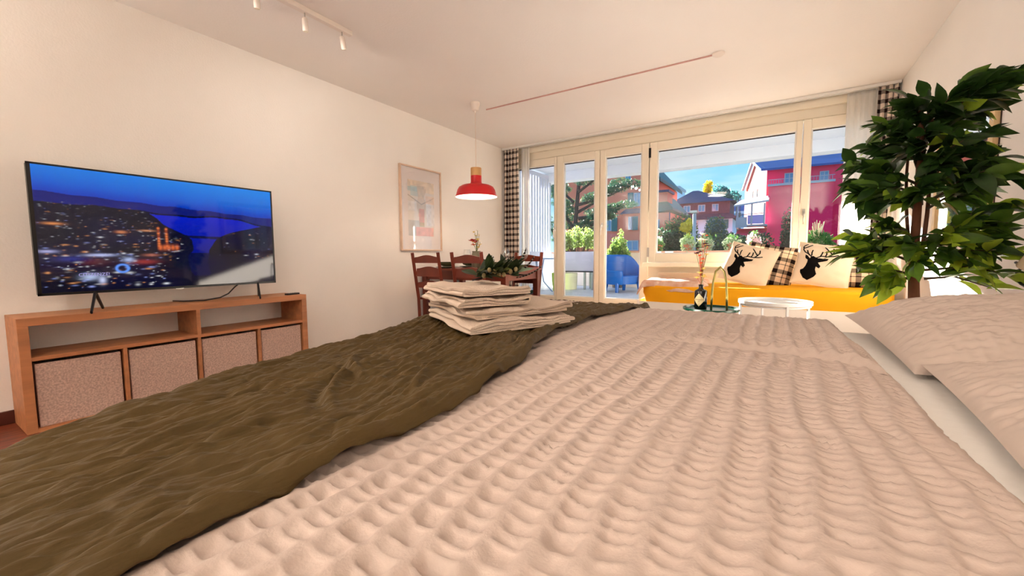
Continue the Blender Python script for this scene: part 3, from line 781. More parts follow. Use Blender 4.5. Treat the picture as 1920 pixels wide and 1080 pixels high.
# lake: a bright blue tongue that narrows toward the viewer
lt = np.clip((V - .30) / (.70 - .30), 0, 1)
lc = .60 + .06 * lt + .10 * smooth01((lt - .5) * 2); lw = .045 + .05 * lt + .20 * smooth01((lt - .35) / .65)
ll = lc - lw * (.8 + .5 * lt) + .02 * vnoise(V * 14, V * 0, 8); lr = lc + lw + .012 * vnoise(V * 17, V * 0 + 3, 9)
lake = (U > ll) & (U < lr) & (V > .30) & (V < hill - .015)
img[lake] = (np.array([.0, .012, .55])[None] * (.35 + .65 * lt[lake])[:, None])
br = lake & (np.abs(V - .475 + .05 * (U - .6)) < .012); img[br] = (.002, .004, .05)
fade = (U > ll) & (U < lr) & (V <= .32) & (V > .10)
img[fade] = np.array([.0, .002, .05])
r = np.random.default_rng(4)
def blot(cu, cv, su, sv, c):
    i0, i1 = int((cu - 3 * su) * ny), int((cu + 3 * su) * ny) + 2; j0, j1 = int((cv - 3 * sv) * nz_), int((cv + 3 * sv) * nz_) + 2
    i0, j0 = max(i0, 0), max(j0, 0); i1, j1 = min(i1, ny), min(j1, nz_)
    if i1 <= i0 or j1 <= j0: return
    a = np.exp(-((U[i0:i1, j0:j1] - cu) / su) ** 2 - ((V[i0:i1, j0:j1] - cv) / sv) ** 2)[..., None]
    img[i0:i1, j0:j1] = img[i0:i1, j0:j1] * (1 - a) + np.array(c) * a
for i in range(900):
    cv = r.uniform(.03, .74) ; cu = r.uniform(.01, .99)
    h = .80 - .10 * cu - .06
    if cv > h: continue
    t = np.clip((cv - .30) / .4, 0, 1); c0 = .60 + .06 * t + .1 * smooth01((t - .5) * 2)
    w0 = .06 + .05 * t + .2 * smooth01((t - .35) / .65)
    if c0 - w0 * 1.2 < cu < c0 + w0 * 1.05 and cv > .08: continue
    if cu > .62 and r.random() < .72: continue
    if cu > .45 and cv < .25: continue
    near = 1 - cv / .75
    s = (.0018 + .006 * near * r.random() ** 2)
    kind = r.random()
    c = (.9, .92, 1.0) if kind < .45 else ((.35, .42, .95) if kind < .75 else (1.0, .42, .16))
    c = np.array(c) * r.uniform(.15, 1.0) * (.4 + .6 * near)
    blot(cu, cv, s * r.uniform(1, 2.6), s * 1.3 * r.uniform(.5, 1.2), c)
for cu, cv, su, sv, c in [(.20, .30, .05, .012, (.5, .55, .9)), (.17, .245, .05, .03, (.10, .02, .03)), (.10, .27, .05, .02, (.02, .03, .22)), (.36, .24, .05, .02, (.30, .03, .03)), (.30, .26, .02, .02, (.4, .5, .8)), (.16, .12, .03, .025, (.45, .55, .8)), (.20, .09, .012, .03, (.6, .65, .95)), (.03, .33, .03, .012, (.4, .4, .7)), (.39, .30, .03, .012, (.4, .12, .08)), (.055, .55, .03, .01, (.7, .25, .08)), (.28, .50, .02, .012, (.6, .2, .08)), (.38, .52, .03, .008, (.6, .25, .12))]:
    blot(cu, cv, su, sv, c)
# floodlit twin-towered church and a blue-lit ring below
for cu, h0, h1 in ((.425, .36, .545), (.458, .36, .54)):
    for q in np.linspace(h0, h1, 9): blot(cu, q, .0055, .010, (.9, .22, .06) if round(q * 100) % 4 else (.35, .05, .02))
for q in np.linspace(.43, .50, 5): blot(q, .37, .008, .022, (.75, .15, .04))
for a in np.linspace(0, 6.28, 28): blot(.275 + .022 * math.cos(a), .185 + .033 * math.sin(a), .005, .007, (.12, .32, 1.0))
me = grid_mesh('screen', P)
att = me.color_attributes.new('picture', 'FLOAT_COLOR', 'POINT')
att.data.foreach_set('color', np.concatenate([img, np.ones((ny, nz_, 1))], -1).astype(np.float32).ravel())
ms = mat('display_panel', (0.004, 0.004, 0.006, 1), .045, spec=.5)
n_ = ms.node_tree.nodes; ca = n_.new('ShaderNodeVertexColor'); ca.layer_name = 'picture'
ms.node_tree.links.new(ca.outputs[0], n_['Principled BSDF'].inputs['Emission Color']); n_['Principled BSDF'].inputs['Emission Strength'].default_value = .25
link('screen', me, ms, tv)
def text(body, size, m, parent, loc, rot, name='lettering', ext=.0003, align='LEFT'):
    c = bpy.data.curves.new(name, 'FONT'); c.body = body; c.size = size; c.extrude = ext; c.align_x = align; c.resolution_u = 2
    o = bpy.data.objects.new(name + '_tmp', c); COL.objects.link(o)
    dg = bpy.context.evaluated_depsgraph_get(); me = bpy.data.meshes.new_from_object(o.evaluated_get(dg))
    bpy.data.objects.remove(o); bpy.data.curves.remove(c)
    me.materials.clear()
    return link(name, me, m, parent, loc=loc, rot=rot)
# lettering on the picture, small and dim
text('CITIZENZE!', .026, mat('dim_caption', (0.01, .01, .02, 1), .4, emit=(.42, .36, .75, 1), estr=.25), tv, (-.0024, -.47, .205), (math.radians(90), 0, math.radians(90)), 'caption')
MB().box(-.004, .003, -.022, .022, TZ0 - .006, TZ0 + .002).build('logo_plate', M_steel, tv)
for s, y in ((-1, -.405), (1, .50)):
    mb = MB()
    mb.tube([(-.012, y, TZ0 + .004), (.115, y - .05, .004)], [.015, .012], 8, sx=.5)
    mb.tube([(-.012, y, TZ0 + .004), (-.115, y + .05, .004)], [.015, .012], 8, sx=.5)
    mb.build('foot', M_black, tv)
cb = MB().tube([(-3.375, 1.50, .725), (-3.38, 1.47, .70), (-3.37, 1.42, .655), (-3.38, 1.37, .630), (-3.40, 1.28, .617), (-3.47, 1.18, .617), (-3.56, 1.15, .617)], .0045, 8).build('power_cable', M_black, smooth=True)
tag(cb, 'thin black cable running from the television to the wall', 'cable')
rc = empty('remote_control', (-3.33, 1.87, .611), math.radians(8), 'slim black remote control lying on the media stand', 'remote')
MB().box(-.02, .02, -.055, .055, 0.0005, .014).build('body', M_black, rc, bevel=.004)
for i in range(4): MB().lathe([(0, .0155), (.005, .0155), (.006, .014)], 10, (0, -.035 + .02 * i, 0)).build('button', M_dark, rc)

# ---------------------------------------------------------------- framed picture on the left wall
pc = empty('framed_picture', (XL, 3.604, 1.467), 0, 'framed abstract pastel print on the left wall above the dining chairs', 'picture')
M_fr = mat('pale_wood_frame', srgb(226, 196, 170), .5, var=.1, vscale=10)
w, h = .335, .485
mb = MB(); f = .016
mb.box(0.001, .032, -w, -w + f, -h, h); mb.box(0.001, .032, w - f, w, -h, h); mb.box(0.001, .032, -w + f, w - f, -h, -h + f); mb.box(0.001, .032, -w + f, w - f, h - f, h)
mb.build('frame', M_fr, pc, bevel=.002)
MB().box(.004, .014, -w + f, w - f, -h + f, h - f).build('mat_board', mat('mat_board', srgb(238, 230, 228), .8), pc)
ny, nz_ = 110, 170
u = np.linspace(0, 1, ny)[:, None]; v = np.linspace(0, 1, nz_)[None, :]; U = u + 0 * v; V = v + 0 * u
img = np.ones((ny, nz_, 3)) * np.array([.80, .72, .66])
n1 = vnoise(U * 5, V * 7, 31)[..., None]; n2 = vnoise(U * 14, V * 18, 32)[..., None]
def put(mask, c, a=.8):
    global img
    mk = (mask * a)[..., None] if mask.dtype != bool else (mask.astype(float) * a)[..., None]
    img = img * (1 - mk) + np.array(c) * (1 + .25 * n2) * mk
put((V > .80), (.85, .66, .45), .7); put((V > .72) & (V < .9) & (np.abs(U - .35) < .25), (.30, .52, .55), .6)
put((V > .80) & (V < .88) & (U < .35), (.25, .50, .58), .7)
put((np.abs(U - .5) < .14 + .05 * n1[..., 0]) & (V > .35) & (V < .92), (.62, .46, .34), .75)
put((np.abs(U - .5) < .1) & (V > .2) & (V < .5), (.70, .16, .09), .75)
put((np.abs(U - .5) < .1) & (V > .17) & (V < .25), (.35, .28, .10), .8)
put((V < .28) & (U < .42), (.34, .40, .46), .6); put((V < .16) & (np.abs(U - .62) < .34), (.86, .28, .24), .7)
put((V > .45) & (V < .62) & (U < .3), (.86, .86, .88), .7); put((V > .2) & (V < .62) & (U > .68), (.80, .80, .86), .7)
put((np.abs(V - .58 - .3 * np.abs(U - .5)) < .012), (.25, .18, .14), .7)
put((V > .6) & (V < .75) & (U > .66), (.9, .55, .35), .5)
P = np.stack([np.full((ny, nz_), .0146), -.215 + .43 * U, -.31 + .64 * V], -1)
me = grid_mesh('print', P); att = me.color_attributes.new('picture', 'FLOAT_COLOR', 'POINT')
att.data.foreach_set('color', np.concatenate([np.clip(img * .72 + .22, 0, 1), np.ones((ny, nz_, 1))], -1).astype(np.float32).ravel())  # print lifted toward white: reflections on the glass put into its colour
mp_ = mat('art_print', (1, 1, 1, 1), .8); n_ = mp_.node_tree.nodes; ca = n_.new('ShaderNodeVertexColor'); ca.layer_name = 'picture'
mp_.node_tree.links.new(ca.outputs[0], n_['Principled BSDF'].inputs['Base Color'])
link('print', me, mp_, pc)
MB().box(.018, .021, -w + f, w - f, -h + f, h - f).build('glazing', glass_mat('picture_glass', .05), pc)

# ---------------------------------------------------------------- ceiling: track light, pendant, cable strip
M_lampw = mat('lamp_white', srgb(238, 226, 214), .45)
WARM = (1.0, .80, .62)
def light(name, kind, loc, energy, col=WARM, size=.05, rot=None, parent=None, **k):
    d = bpy.data.lights.new(name, kind); d.energy = energy; d.color = col
    if kind in ('POINT', 'SPOT'): d.shadow_soft_size = size
    if kind == 'SPOT': d.spot_size = k.get('spot', 1.2); d.spot_blend = .6
    if kind == 'AREA': d.shape = 'DISK'; d.size = size
    o = bpy.data.objects.new(name, d); COL.objects.link(o); o.location = loc
    if rot: o.rotation_euler = rot
    if parent: o.parent = parent
    return o
tl = empty('track_light', (-2.65, 1.45, ZC), 0, 'white ceiling track with small adjustable spotlights', 'lamp')
MB().box(-.019, .019, -.62, .56, -.034, -.001).build('track', M_lampw, tl, bevel=.003)
for i, (y, tilt) in enumerate([(-.42, .2), (-.09, .1), (.21, .12), (.485, .3)]):
    sp = MB().tube([(0, y, -.03), (0, y, -.075)], .004, 8).build('arm', M_steel, tl)
    R_ = Matrix.Translation((0, y, -.075)) @ Matrix.Rotation(tilt, 4, 'X') @ Matrix.Rotation(.15, 4, 'Y')
    a, b, c = R_ @ Vector((0, 0, .012)), R_ @ Vector((0, 0, -.07)), R_ @ Vector((0, 0, .004))
    MB().tube([a, c, b], [.012, .018, .018], 14).build('spot_head', M_lampw, sp, smooth='auto')
    light('spot_light', 'SPOT', (-2.65, 1.45 + y + .01, ZC - .16), 1.2, col=(1.0, .925, .835), size=.03, rot=Vector((-.42, .62, -.55)).to_track_quat('-Z', 'Y').to_euler(), spot=math.radians(130))
    MB().tube([R_ @ Vector((0, 0, -.0702)), R_ @ Vector((0, 0, -.072))], .014, 12).build('lens', mat('lens', (.9, .8, .6, 1), .2), sp)
pd = empty('pendant_lamp', (-2.752, 3.61, ZC), 0, 'red metal pendant lamp with wooden neck hanging over the dining table', 'lamp')
MB().lathe([(0, -.001), (.052, -.001), (.05, -.02), (.038, -.08), (.03, -.085), (.012, -.088), (.006, -.105), (0, -.105)], 24).build('canopy', M_lampw, pd, smooth='auto')
MB().tube([(0, 0, -.10), (0, 0, -.69)], .003, 8).build('cord', mat('cord_beige', srgb(220, 196, 176), .7), pd)
MB().lathe([(0, -.680), (.056, -.680), (.058, -.684), (.058, -.763), (0, -.763)], 28).build('neck', mat('pine_wood', srgb(216, 166, 106), .5, var=.15, vscale=12, stretch=(1, 1, .2)), pd, smooth='auto')
M_redl = mat('red_lacquer', srgb(206, 20, 28), .35, var=.04, vscale=3)
MB().lathe([(.058, -.764), (.058, -.83), (.064, -.845), (.10, -.856), (.15, -.866), (.185, -.885), (.203, -.915), (.214, -.955), (.226, -.985), (.226, -.988)], 40).build('shade', M_redl, pd, smooth='auto')
MB().lathe([(.224, -.988), (.212, -.956), (.200, -.915), (.182, -.888), (.15, -.870), (.06, -.850), (.055, -.80), (0, -.80)], 40).build('shade_lining', mat('shade_white', srgb(250, 236, 226), .6), pd, smooth='auto')
MB().ball((0, 0, -.88), .03, 14, 10).build('bulb', mat('bulb', (1, .95, .9, 1), .3, emit=(1, .82, .65, 1), estr=.8), pd, smooth=True)
light('pendant_glow', 'POINT', (-2.752, 3.61, ZC - .93), 2.2, size=.04)
st = empty('cable_strip', (-1.62, 3.835, ZC), 0, 'long thin pinkish cable strip across the ceiling with a round outlet cap', 'cable strip')
MB().box(-1.15, 1.13, -.006, .006, -.010, -.0005).build('strip', mat('pinkish_plastic', srgb(206, 160, 150), .5), st)
MB().lathe([(0, -.022), (.03, -.022), (.045, -.012), (.048, -.001), (0, -.001)], 24, (1.17, 0, 0)).build('outlet_cap', M_lampw, st, smooth='auto')
# unseen fill lamp added on the ceiling behind the camera
cl = empty('added_ceiling_lamp', (-1.35, -1.15, ZC), 0, 'added fill lamp, round and flush, on the unseen ceiling at the back of the room', 'lamp')
MB().lathe([(0, -.001), (.24, -.001), (.24, -.03), (.22, -.03)], 36).build('base', M_lampw, cl, smooth='auto')
MB().lathe([(.23, -.03), (.21, -.055), (.14, -.075), (0, -.082)], 36).build('diffuser', mat('opal_glass', (.95, .9, .85, 1), .5, emit=(1, .84, .68, 1), estr=3.0), cl, smooth=True)
light('added_ceiling_light', 'AREA', (-1.35, -1.15, ZC - .10), 4.0, col=(1.0, .925, .835), size=.42)
# fill uplighters added in the two unseen back corners to brighten the room
for x, y, lab in ((-3.1, -2.1, 'added tall white fill uplighter in the unseen back left corner'), (.5, -2.1, 'added tall white fill uplighter in the unseen back right corner')):
    fl = empty('added_floor_lamp', (x, y, 0), 0, lab, 'lamp')
    MB().lathe([(0, 0), (.14, 0), (.14, .02), (.02, .03), (0, .03)], 28).build('base', M_lampw, fl, smooth='auto')
    MB().tube([(0, 0, .02), (0, 0, 1.68)], .012, 10).build('pole', M_lampw, fl)
    MB().lathe([(.02, 1.66), (.10, 1.70), (.17, 1.78), (.165, 1.78), (.09, 1.71), (0, 1.68)], 28).build('bowl', M_lampw, fl, smooth='auto')
    light('added_floor_light', 'AREA', (x, y, 1.80), 6.5, col=(1.0, .925, .835), size=.28, rot=(math.pi, 0, 0))
# fill lights added on both side walls, out of view behind the camera
for x, wy, sg, pw_, lab in ((XR, -1.2, -1, 5.0, 'added white fill uplighter on the right wall, out of view behind the bed'), (XL, -.9, 1, 9.0, 'added white fill uplighter on the left wall near the unseen back of the room')):
    wl = empty('added_wall_lamp', (x, wy, 1.62), 0 if sg < 0 else math.pi, lab, 'lamp')
    MB().box(-.012, -.0005, -.05, .05, -.08, .06).build('wall_plate', M_lampw, wl, bevel=.003)
    MB().lathe([(.025, -.06), (.05, -.05), (.09, .0), (.088, .0), (.045, -.045), (0, -.05)], 28, (-.105, 0, 0)).build('bowl', M_lampw, wl, smooth='auto')
    light('added_wall_light', 'AREA', (x + sg * .105, wy, 1.63), pw_, col=(1.0, .925, .835), size=.15, rot=(math.pi, 0, 0))
# low uplighter added out of sight behind the bed to light ceiling and bedding
ul = empty('added_uplighter', (-.75, 2.85, 0), 0, 'added low white fill uplighter hidden behind the far side of the bed', 'lamp')
MB().lathe([(0, 0), (.13, 0), (.13, .02), (.03, .03), (.03, .30), (.10, .36), (.16, .44), (.155, .44), (.09, .37), (0, .33)], 28).build('body', M_lampw, ul, smooth='auto')
light('added_uplighter_light', 'AREA', (-.75, 2.85, .46), 3.7, col=(1.0, .925, .835), size=.28, rot=(math.pi, 0, 0))
# ================================================================ dining set
M_cher = mat('red_brown_pine', srgb(116, 44, 24), .38, var=.28, vscale=5, stretch=(1, 1, .15), bump=.03)
M_cherx = mat('red_brown_pine_top', srgb(132, 58, 36), .32, var=.25, vscale=4, stretch=(.2, 2, 1))
dt = empty('dining_table', (-2.95, 3.94, 0), 0, 'red brown wooden dining table set for a meal', 'table')
LX, LY = .615, .39
TT = .775
for i in range(6):
    y0 = -LY + i * LY / 3
    MB().box(-LX, LX, y0 + .0006, y0 + LY / 3 - .0006, TT - .026, TT).build('tabletop_board', M_cherx, dt, bevel=.002)
a = .045
mb = MB()
for (x, y) in ((-1, -1), (1, -1), (-1, 1), (1, 1)):
    MB().box(x * (LX - .05) - .032, x * (LX - .05) + .032, y * (LY - .05) - .032, y * (LY - .05) + .032, 0, TT - .027).build('leg', M_cher, dt, bevel=.003)
for y in (-1, 1): MB().box(-LX + .083, LX - .083, y * (LY - .045) - .011, y * (LY - .045) + .011, TT - .127, TT - .027).build('apron', M_cher, dt)
for x in (-1, 1): MB().box(x * (LX - .045) - .011, x * (LX - .045) + .011, -LY + .083, LY - .083, TT - .127, TT - .027).build('apron', M_cher, dt)

M_cush = mat('dark_green_cushion', srgb(42, 66, 56), .95, spec=.05, var=.2, vscale=40)
def slat_curve(z0, h, y, half=.168, bow=.022):
    """ladder-back slat with an arched upper edge"""
    pts = []; n = 14
    for i in range(n + 1):
        x = -half + 2 * half * i / n; pts.append((x, z0))
    for i in range(n, -1, -1):
        x = -half + 2 * half * i / n; pts.append((x, z0 + h + bow * (math.cos(x / half * math.pi) * .5 + .5)))
    return MB().prism(pts, -.009, .009, Matrix(((1, 0, 0, 0), (0, .16, -1, y - .16 * z0), (0, 1, 0, 0), (0, 0, 0, 1))))
def make_chair():
    o = empty('dining_chair', (0, 0, 0), 0)
    for s in (-1, 1):
        MB().tube([(s * .185, -.19, 0), (s * .185, -.175, .22), (s * .185, -.185, .46), (s * .185, -.265, .955)], .0235, 4).build('back_post', M_cher, o)
        MB().box(s * .18 - .02, s * .18 + .02, .15, .19, 0, .44).build('front_leg', M_cher, o, bevel=.003)
        MB().box(s * .18 - .009, s * .18 + .009, -.17, .15, .20, .23).build('side_stretcher', M_cher, o)
    MB().box(-.20, .20, -.165, .205, .44, .462).build('seat', M_cher, o, bevel=.004)
    MB().box(-.165, .165, .16, .18, .38, .44).build('seat_rail', M_cher, o)
    MB().box(-.165, .165, .155, .172, .20, .23).build('stretcher', M_cher, o)
    slat_curve(.845, .062, -.2475).build('back_slat', M_cher, o)
    slat_curve(.70, .085, -.224).build('back_slat', M_cher, o)
    slat_curve(.575, .058, -.204).build('back_slat', M_cher, o)
    return o
ch0 = make_chair()
def cushion(x, y, rz, lab):
    n = 24; u = np.linspace(-1, 1, n)[:, None]; v = np.linspace(-1, 1, n)[None, :]
    f = ((1 - u ** 4) * (1 - v ** 4)) ** .35
    Pt = np.stack([.195 * u + 0 * v, .175 * v + 0 * u, .022 + .024 * f], -1); Pb = Pt.copy(); Pb[..., 2] = .022 - .021 * f
    o = empty('seat_cushion', (x, y, .463), rz, lab, 'cushion', 'green seat cushions')
    link('top', grid_mesh('top', Pt), M_cush, o, smooth=True); link('bottom', grid_mesh('bottom', Pb[::-1]), M_cush, o, smooth=True)
for i, (x, y, rz, lab, lc) in enumerate([
    (-3.13, 3.46, 0, 'ladder back dining chair nearest the left wall, back towards the bed', 'dark green cushion on the dining chair nearest the left wall'),
    (-2.575, 3.46, 0, 'ladder back dining chair in front of the table, right of the other near chair', 'dark green cushion on the second near dining chair'),
    (-2.60, 4.20, math.pi, 'ladder back dining chair on the far side of the table by the glass door', 'green cushion on the far dining chair by the glass door')]):
    c = ch0 if i == 0 else copy_tree(ch0)
    c.location = (x, y, 0); c.rotation_euler = (0, 0, rz)
    tag(c, lab, 'chair', 'dining chairs')
    cushion(x, y + (.03 if rz == 0 else -.03), rz, lc)

# tableware
M_olive = mat('olive_glaze', srgb(86, 88, 58), .3, var=.15, vscale=20)
M_plate = mat('pale_plate', srgb(150, 146, 120), .3)
M_nap = mat('dark_green_napkin', srgb(24, 44, 36), .9, spec=.05)
M_wglass = glass_mat('drinking_glass', .09, (.98, .99, .99, 1))
def setting(x, y, labs, nap=True, mt='place setting'):
    b = empty('bowl', (x, y, TT + .017), 0, labs[0], 'bowl', 'olive bowls on the dining table')
    MB().lathe([(0, .0), (.05, .0), (.05, .006), (.085, .02), (.108, .048), (.112, .056), (.106, .055), (.08, .026), (.045, .012), (0, .011)], 32).build('body', M_olive, b, smooth='auto')
    p = MB().lathe([(0, .0005), (.075, .0005), (.12, .010), (.138, .0155), (.136, .0165), (.115, .014), (.075, .006), (.0, .006)], 36).build('plate', M_olive, smooth='auto', loc=(x, y, TT)); tag(p, labs[1], 'plate', 'olive plates on the dining table')
    if nap:
        n = MB().add([(-.055, -.03, 0), (.06, -.03, 0), (.06, .03, 0), (-.055, .03, 0), (-.062, 0, .085), (.0, 0, .05), (.065, 0, .022)], [(0, 1, 2, 3), (0, 4, 5), (0, 5, 1), (1, 5, 6), (1, 6, 2), (2, 6, 5), (2, 5, 3), (3, 5, 4), (3, 4, 0)])
        o = n.build('napkin', M_nap, fixn=True, loc=(x - .0, y, TT + .0295), rot=(0, 0, .35)); tag(o, labs[2], 'napkin', 'green napkins on the dining table')
setting(-3.30, 3.74, ['olive bowl at the place nearest the left wall', 'olive plate under the bowl nearest the left wall', ''], nap=False)
setting(-2.70, 3.74, ['olive bowl at the near right place on the dining table', 'olive plate under the near right bowl', 'dark green folded napkin in the near right bowl'])
setting(-2.62, 4.12, ['olive bowl at the far right place on the dining table', 'olive plate under the far right bowl', 'dark green folded napkin in the far right bowl'])
setting(-3.26, 4.12, ['olive bowl at the far left place on the dining table', 'olive plate under the far left bowl', ''], nap=False)
def wineglass(x, y, lab, z=TT):
    o = empty('wine_glass', (x, y, z), 0, lab, 'glass', 'wine glasses on the dining table')
    MB().lathe([(0, .001), (.036, .001), (.036, .003), (.006, .008), (.004, .02), (.004, .10)], 20).build('stem', M_wglass, o, smooth='auto')
    MB().lathe([(.004, .10), (.018, .107), (.034, .125), (.041, .15), (.039, .18), (.033, .215), (.0315, .215), (.0375, .18), (.0395, .15), (.033, .127), (.017, .110), (0, .106)], 24).build('bowl', M_wglass, o, smooth='auto')
wineglass(-2.50, 3.80, 'wine glass at the near right corner of the dining table')
wineglass(-2.93, 3.66, 'wine glass behind the second near chair')
wineglass(-2.44, 4.10, 'wine glass in front of the checked curtain')
# table runner / place mat
tag(MB().box(-.16, .16, -.12, .12, .0004, .003).build('place_mat', mat('woven_mat', srgb(196, 170, 150), .9, var=.3, vscale=90), loc=(-2.50, 3.86, TT)), 'pale woven place mat at the right end of the dining table', 'place mat')
# small patterned cup
cp = empty('patterned_cup', (-2.80, 3.93, TT), 0, 'white cup with black branch pattern beside the vase', 'cup')
MB().lathe([(0, .001), (.034, .001), (.040, .05), (.042, .13), (.044, .15), (.040, .15), (.038, .05), (0, .01)], 24).build('body', M_white, cp, smooth='auto')
rr = random.Random(3)
for i in range(7):
    a0 = rr.uniform(-2.2, .2); z0 = rr.uniform(.03, .12)
    MB().tube([(.0425 * math.cos(a0 + t * .5), .0425 * math.sin(a0 + t * .5), z0 + t * rr.uniform(-.02, .05)) for t in (0, .5, 1)], .005, 6).build('pattern_stroke', M_black, cp)
# vase with artificial flowers
def flower(parent, c, r, m, petals=5, seed=0):
    mb = MB(); rr = random.Random(seed)
    for k in range(petals):
        a = 6.283 * k / petals + rr.uniform(-.2, .2)
        d = Vector((math.cos(a), math.sin(a) * .7, .35 + rr.uniform(-.3, .4))).normalized(); s_ = d.cross(Vector((0, 0, 1))).normalized()
        p0 = Vector(c); p2 = p0 + d * r; p1 = p0 + d * r * .55 + s_ * r * .42 + Vector((0, 0, r * .12)); p3 = p0 + d * r * .55 - s_ * r * .42 + Vector((0, 0, r * .12)); pm = p0 + d * r * .55 - Vector((0, 0, r * .06))
        mb.add([p0, p1, p2, p3, pm], [(0, 1, 4), (1, 2, 4), (2, 3, 4), (3, 0, 4)])
    o = mb.build('flower', m, parent, smooth=False)
    MB().ball(c, r * .16, 8, 6).build('flower_centre', MATS['flower_centre'], o)
    return o
mat('flower_centre', srgb(226, 180, 40), .7)
M_fred = leafy('red_petal', srgb(190, 40, 24), srgb(120, 20, 16), trl=.2); M_fyel = leafy('cream_petal', srgb(232, 204, 120), srgb(206, 164, 60), trl=.25)
M_fpur = leafy('plum_petal', srgb(92, 14, 40), srgb(50, 6, 22), trl=.15); M_fwht = leafy('white_petal', srgb(244, 236, 220), srgb(226, 206, 180), trl=.25); M_fora = leafy('orange_petal', srgb(222, 96, 50), srgb(190, 60, 36), trl=.2)
M_stem = mat('green_stem', srgb(80, 104, 44), .6)
vs_ = empty('flower_vase', (-3.02, 3.95, TT), 0, 'grey green vase with red and cream flowers on the dining table', 'vase')
MB().lathe([(0, .001), (.05, .001), (.062, .04), (.066, .10), (.058, .15), (.050, .185), (.054, .20), (.048, .20), (.044, .18), (.05, .10), (0, .02)], 28).build('vase', mat('grey_green_ceramic', srgb(108, 104, 84), .4, var=.15, vscale=12), vs_, smooth='auto')
for i, (x, z, m, r) in enumerate([(-.055, .315, M_fred, .06), (-.01, .30, M_fred, .05), (.035, .33, M_fyel, .035), (.05, .27, M_fyel, .035), (.0, .38, M_fyel, .03), (-.02, .42, M_fyel, .024), (.04, .385, M_fwht, .03), (.02, .44, M_fwht, .02), (.06, .30, M_fwht, .03), (.03, .24, M_fyel, .03), (-.035, .27, M_fora, .04)]):
    MB().tube([(0, 0, .18), (x * .5, 0, .18 + (z - .18) * .6), (x, 0, z)], .0025, 5).build('flower_stem', M_stem, vs_)
    flower(vs_, (x, -.01 * (i % 3), z), r, m, 5, i)

# ================================================================ day bed under the window
M_dbw = mat('white_daybed_frame', srgb(244, 234, 222), .45, var=.02, vscale=4)
M_yel = mat('mustard_cotton', srgb(250, 176, 32), .9, spec=.1, var=.08, vscale=3)
db = empty('daybed', (-.17, 4.87, 0), 0, 'white day bed with mustard yellow mattress under the window', 'daybed')
MB().box(-1.04, 1.02, -.45, -.425, .04, .425).build('front_panel', M_dbw, db, bevel=.004)
MB().box(-1.04, 1.02, .36, .38, .04, .70).build('back_board', mat('beige_board', srgb(226, 204, 178), .6, var=.06, vscale=3), db, bevel=.004)
MB().box(-1.065, -1.04, -.45, .38, .04, .44).build('end_panel', M_dbw, db, bevel=.004)
MB().box(1.02, 1.05, -.45, .38, .04, .47).build('end_panel', M_dbw, db, bevel=.004)
for x in (-1.045, 1.03):
    for y in (-.43, .36): MB().box(x - .022, x + .022, y - .022, y + .022, 0, .04).build('leg', M_dbw, db)
for y in (-.425, .33): MB().box(1.051, 1.09, y - .02, y + .02, 0, .70).build('end_post', M_dbw, db, bevel=.004)
MB().box(-1.04, 1.02, -.424, .36, .40, .42).build('slat_base', M_dbw, db)
# mattress with rounded corners and slight creases
n, k = 120, 60
u = np.linspace(-1, 1, n)[:, None]; v = np.linspace(-1, 1, k)[None, :]
th = np.linspace(0, 2 * np.pi, 241)[:, None]; lv = np.linspace(0, 1, 14)[None, :]
def sup(t, e): return np.sign(t) * np.abs(t) ** e
ca_, sa_ = np.cos(th), np.sin(th)
rx, ry = 1.03 * sup(ca_, .22), .435 * sup(sa_, .28)
prof_r = np.concatenate([[.0, .5, .9], .97 + .03 * np.sin(np.linspace(.1, 1.57, 5)), [1.0, 1.0, .99, .985, .98]]); prof_z = np.concatenate([[.180, .180, .176], .150 + .024 * np.cos(np.linspace(.3, 1.5, 5)), [.12, .09, .06, .03, .0]])
k = len(prof_r)
Pm = np.zeros((241, k, 3))
for j in range(k):
    wr = .008 * vnoise(th[:, 0] * 9 + j * .35, th[:, 0] * 0 + j * .6, 15) * (prof_r[j] > .9)
    Pm[:, j, 0] = rx[:, 0] * (prof_r[j] + wr * .3); Pm[:, j, 1] = ry[:, 0] * (prof_r[j] + wr); Pm[:, j, 2] = prof_z[j] + wr * .4
o = link('mattress', grid_mesh('mattress', Pm[::-1]), M_yel, db, smooth=True, loc=(-.01, -.02, .4215))
# folded fluffy throw on the left end
M_fluff = mat('fluffy_cream', srgb(240, 214, 196), .98, spec=.05, var=.25, vscale=10, col2=srgb(220, 160, 130), bump=.6, bscale=90)
n, k = 60, 40
u = np.linspace(0, 1, n)[:, None]; v = np.linspace(0, 1, k)[None, :]
X = -1.24 + .66 * u + .02 * np.sin(9 * v) + 0 * v; Y = 4.42 + .72 * v + .02 * np.sin(7 * u)
edge = np.minimum(np.minimum(u, 1 - u) / .10, np.minimum(v, 1 - v) / .10); Z = .605 + .045 * smooth01(edge) ** .5 + .008 * vnoise(X * 12, Y * 12, 19)
drop = np.clip((-1.19 - X) / .05, 0, 1) + np.clip((4.45 - Y) / .04, 0, 1); Z = Z - .06 * drop
o = link('folded_throw', grid_mesh('folded_throw', np.stack([X, Y, Z], -1)), M_fluff, smooth=True)
md = o.modifiers.new('t', 'SOLIDIFY'); md.thickness = .01; md.offset = -1
tag(o, 'fluffy cream throw folded on the left end of the day bed', 'throw')

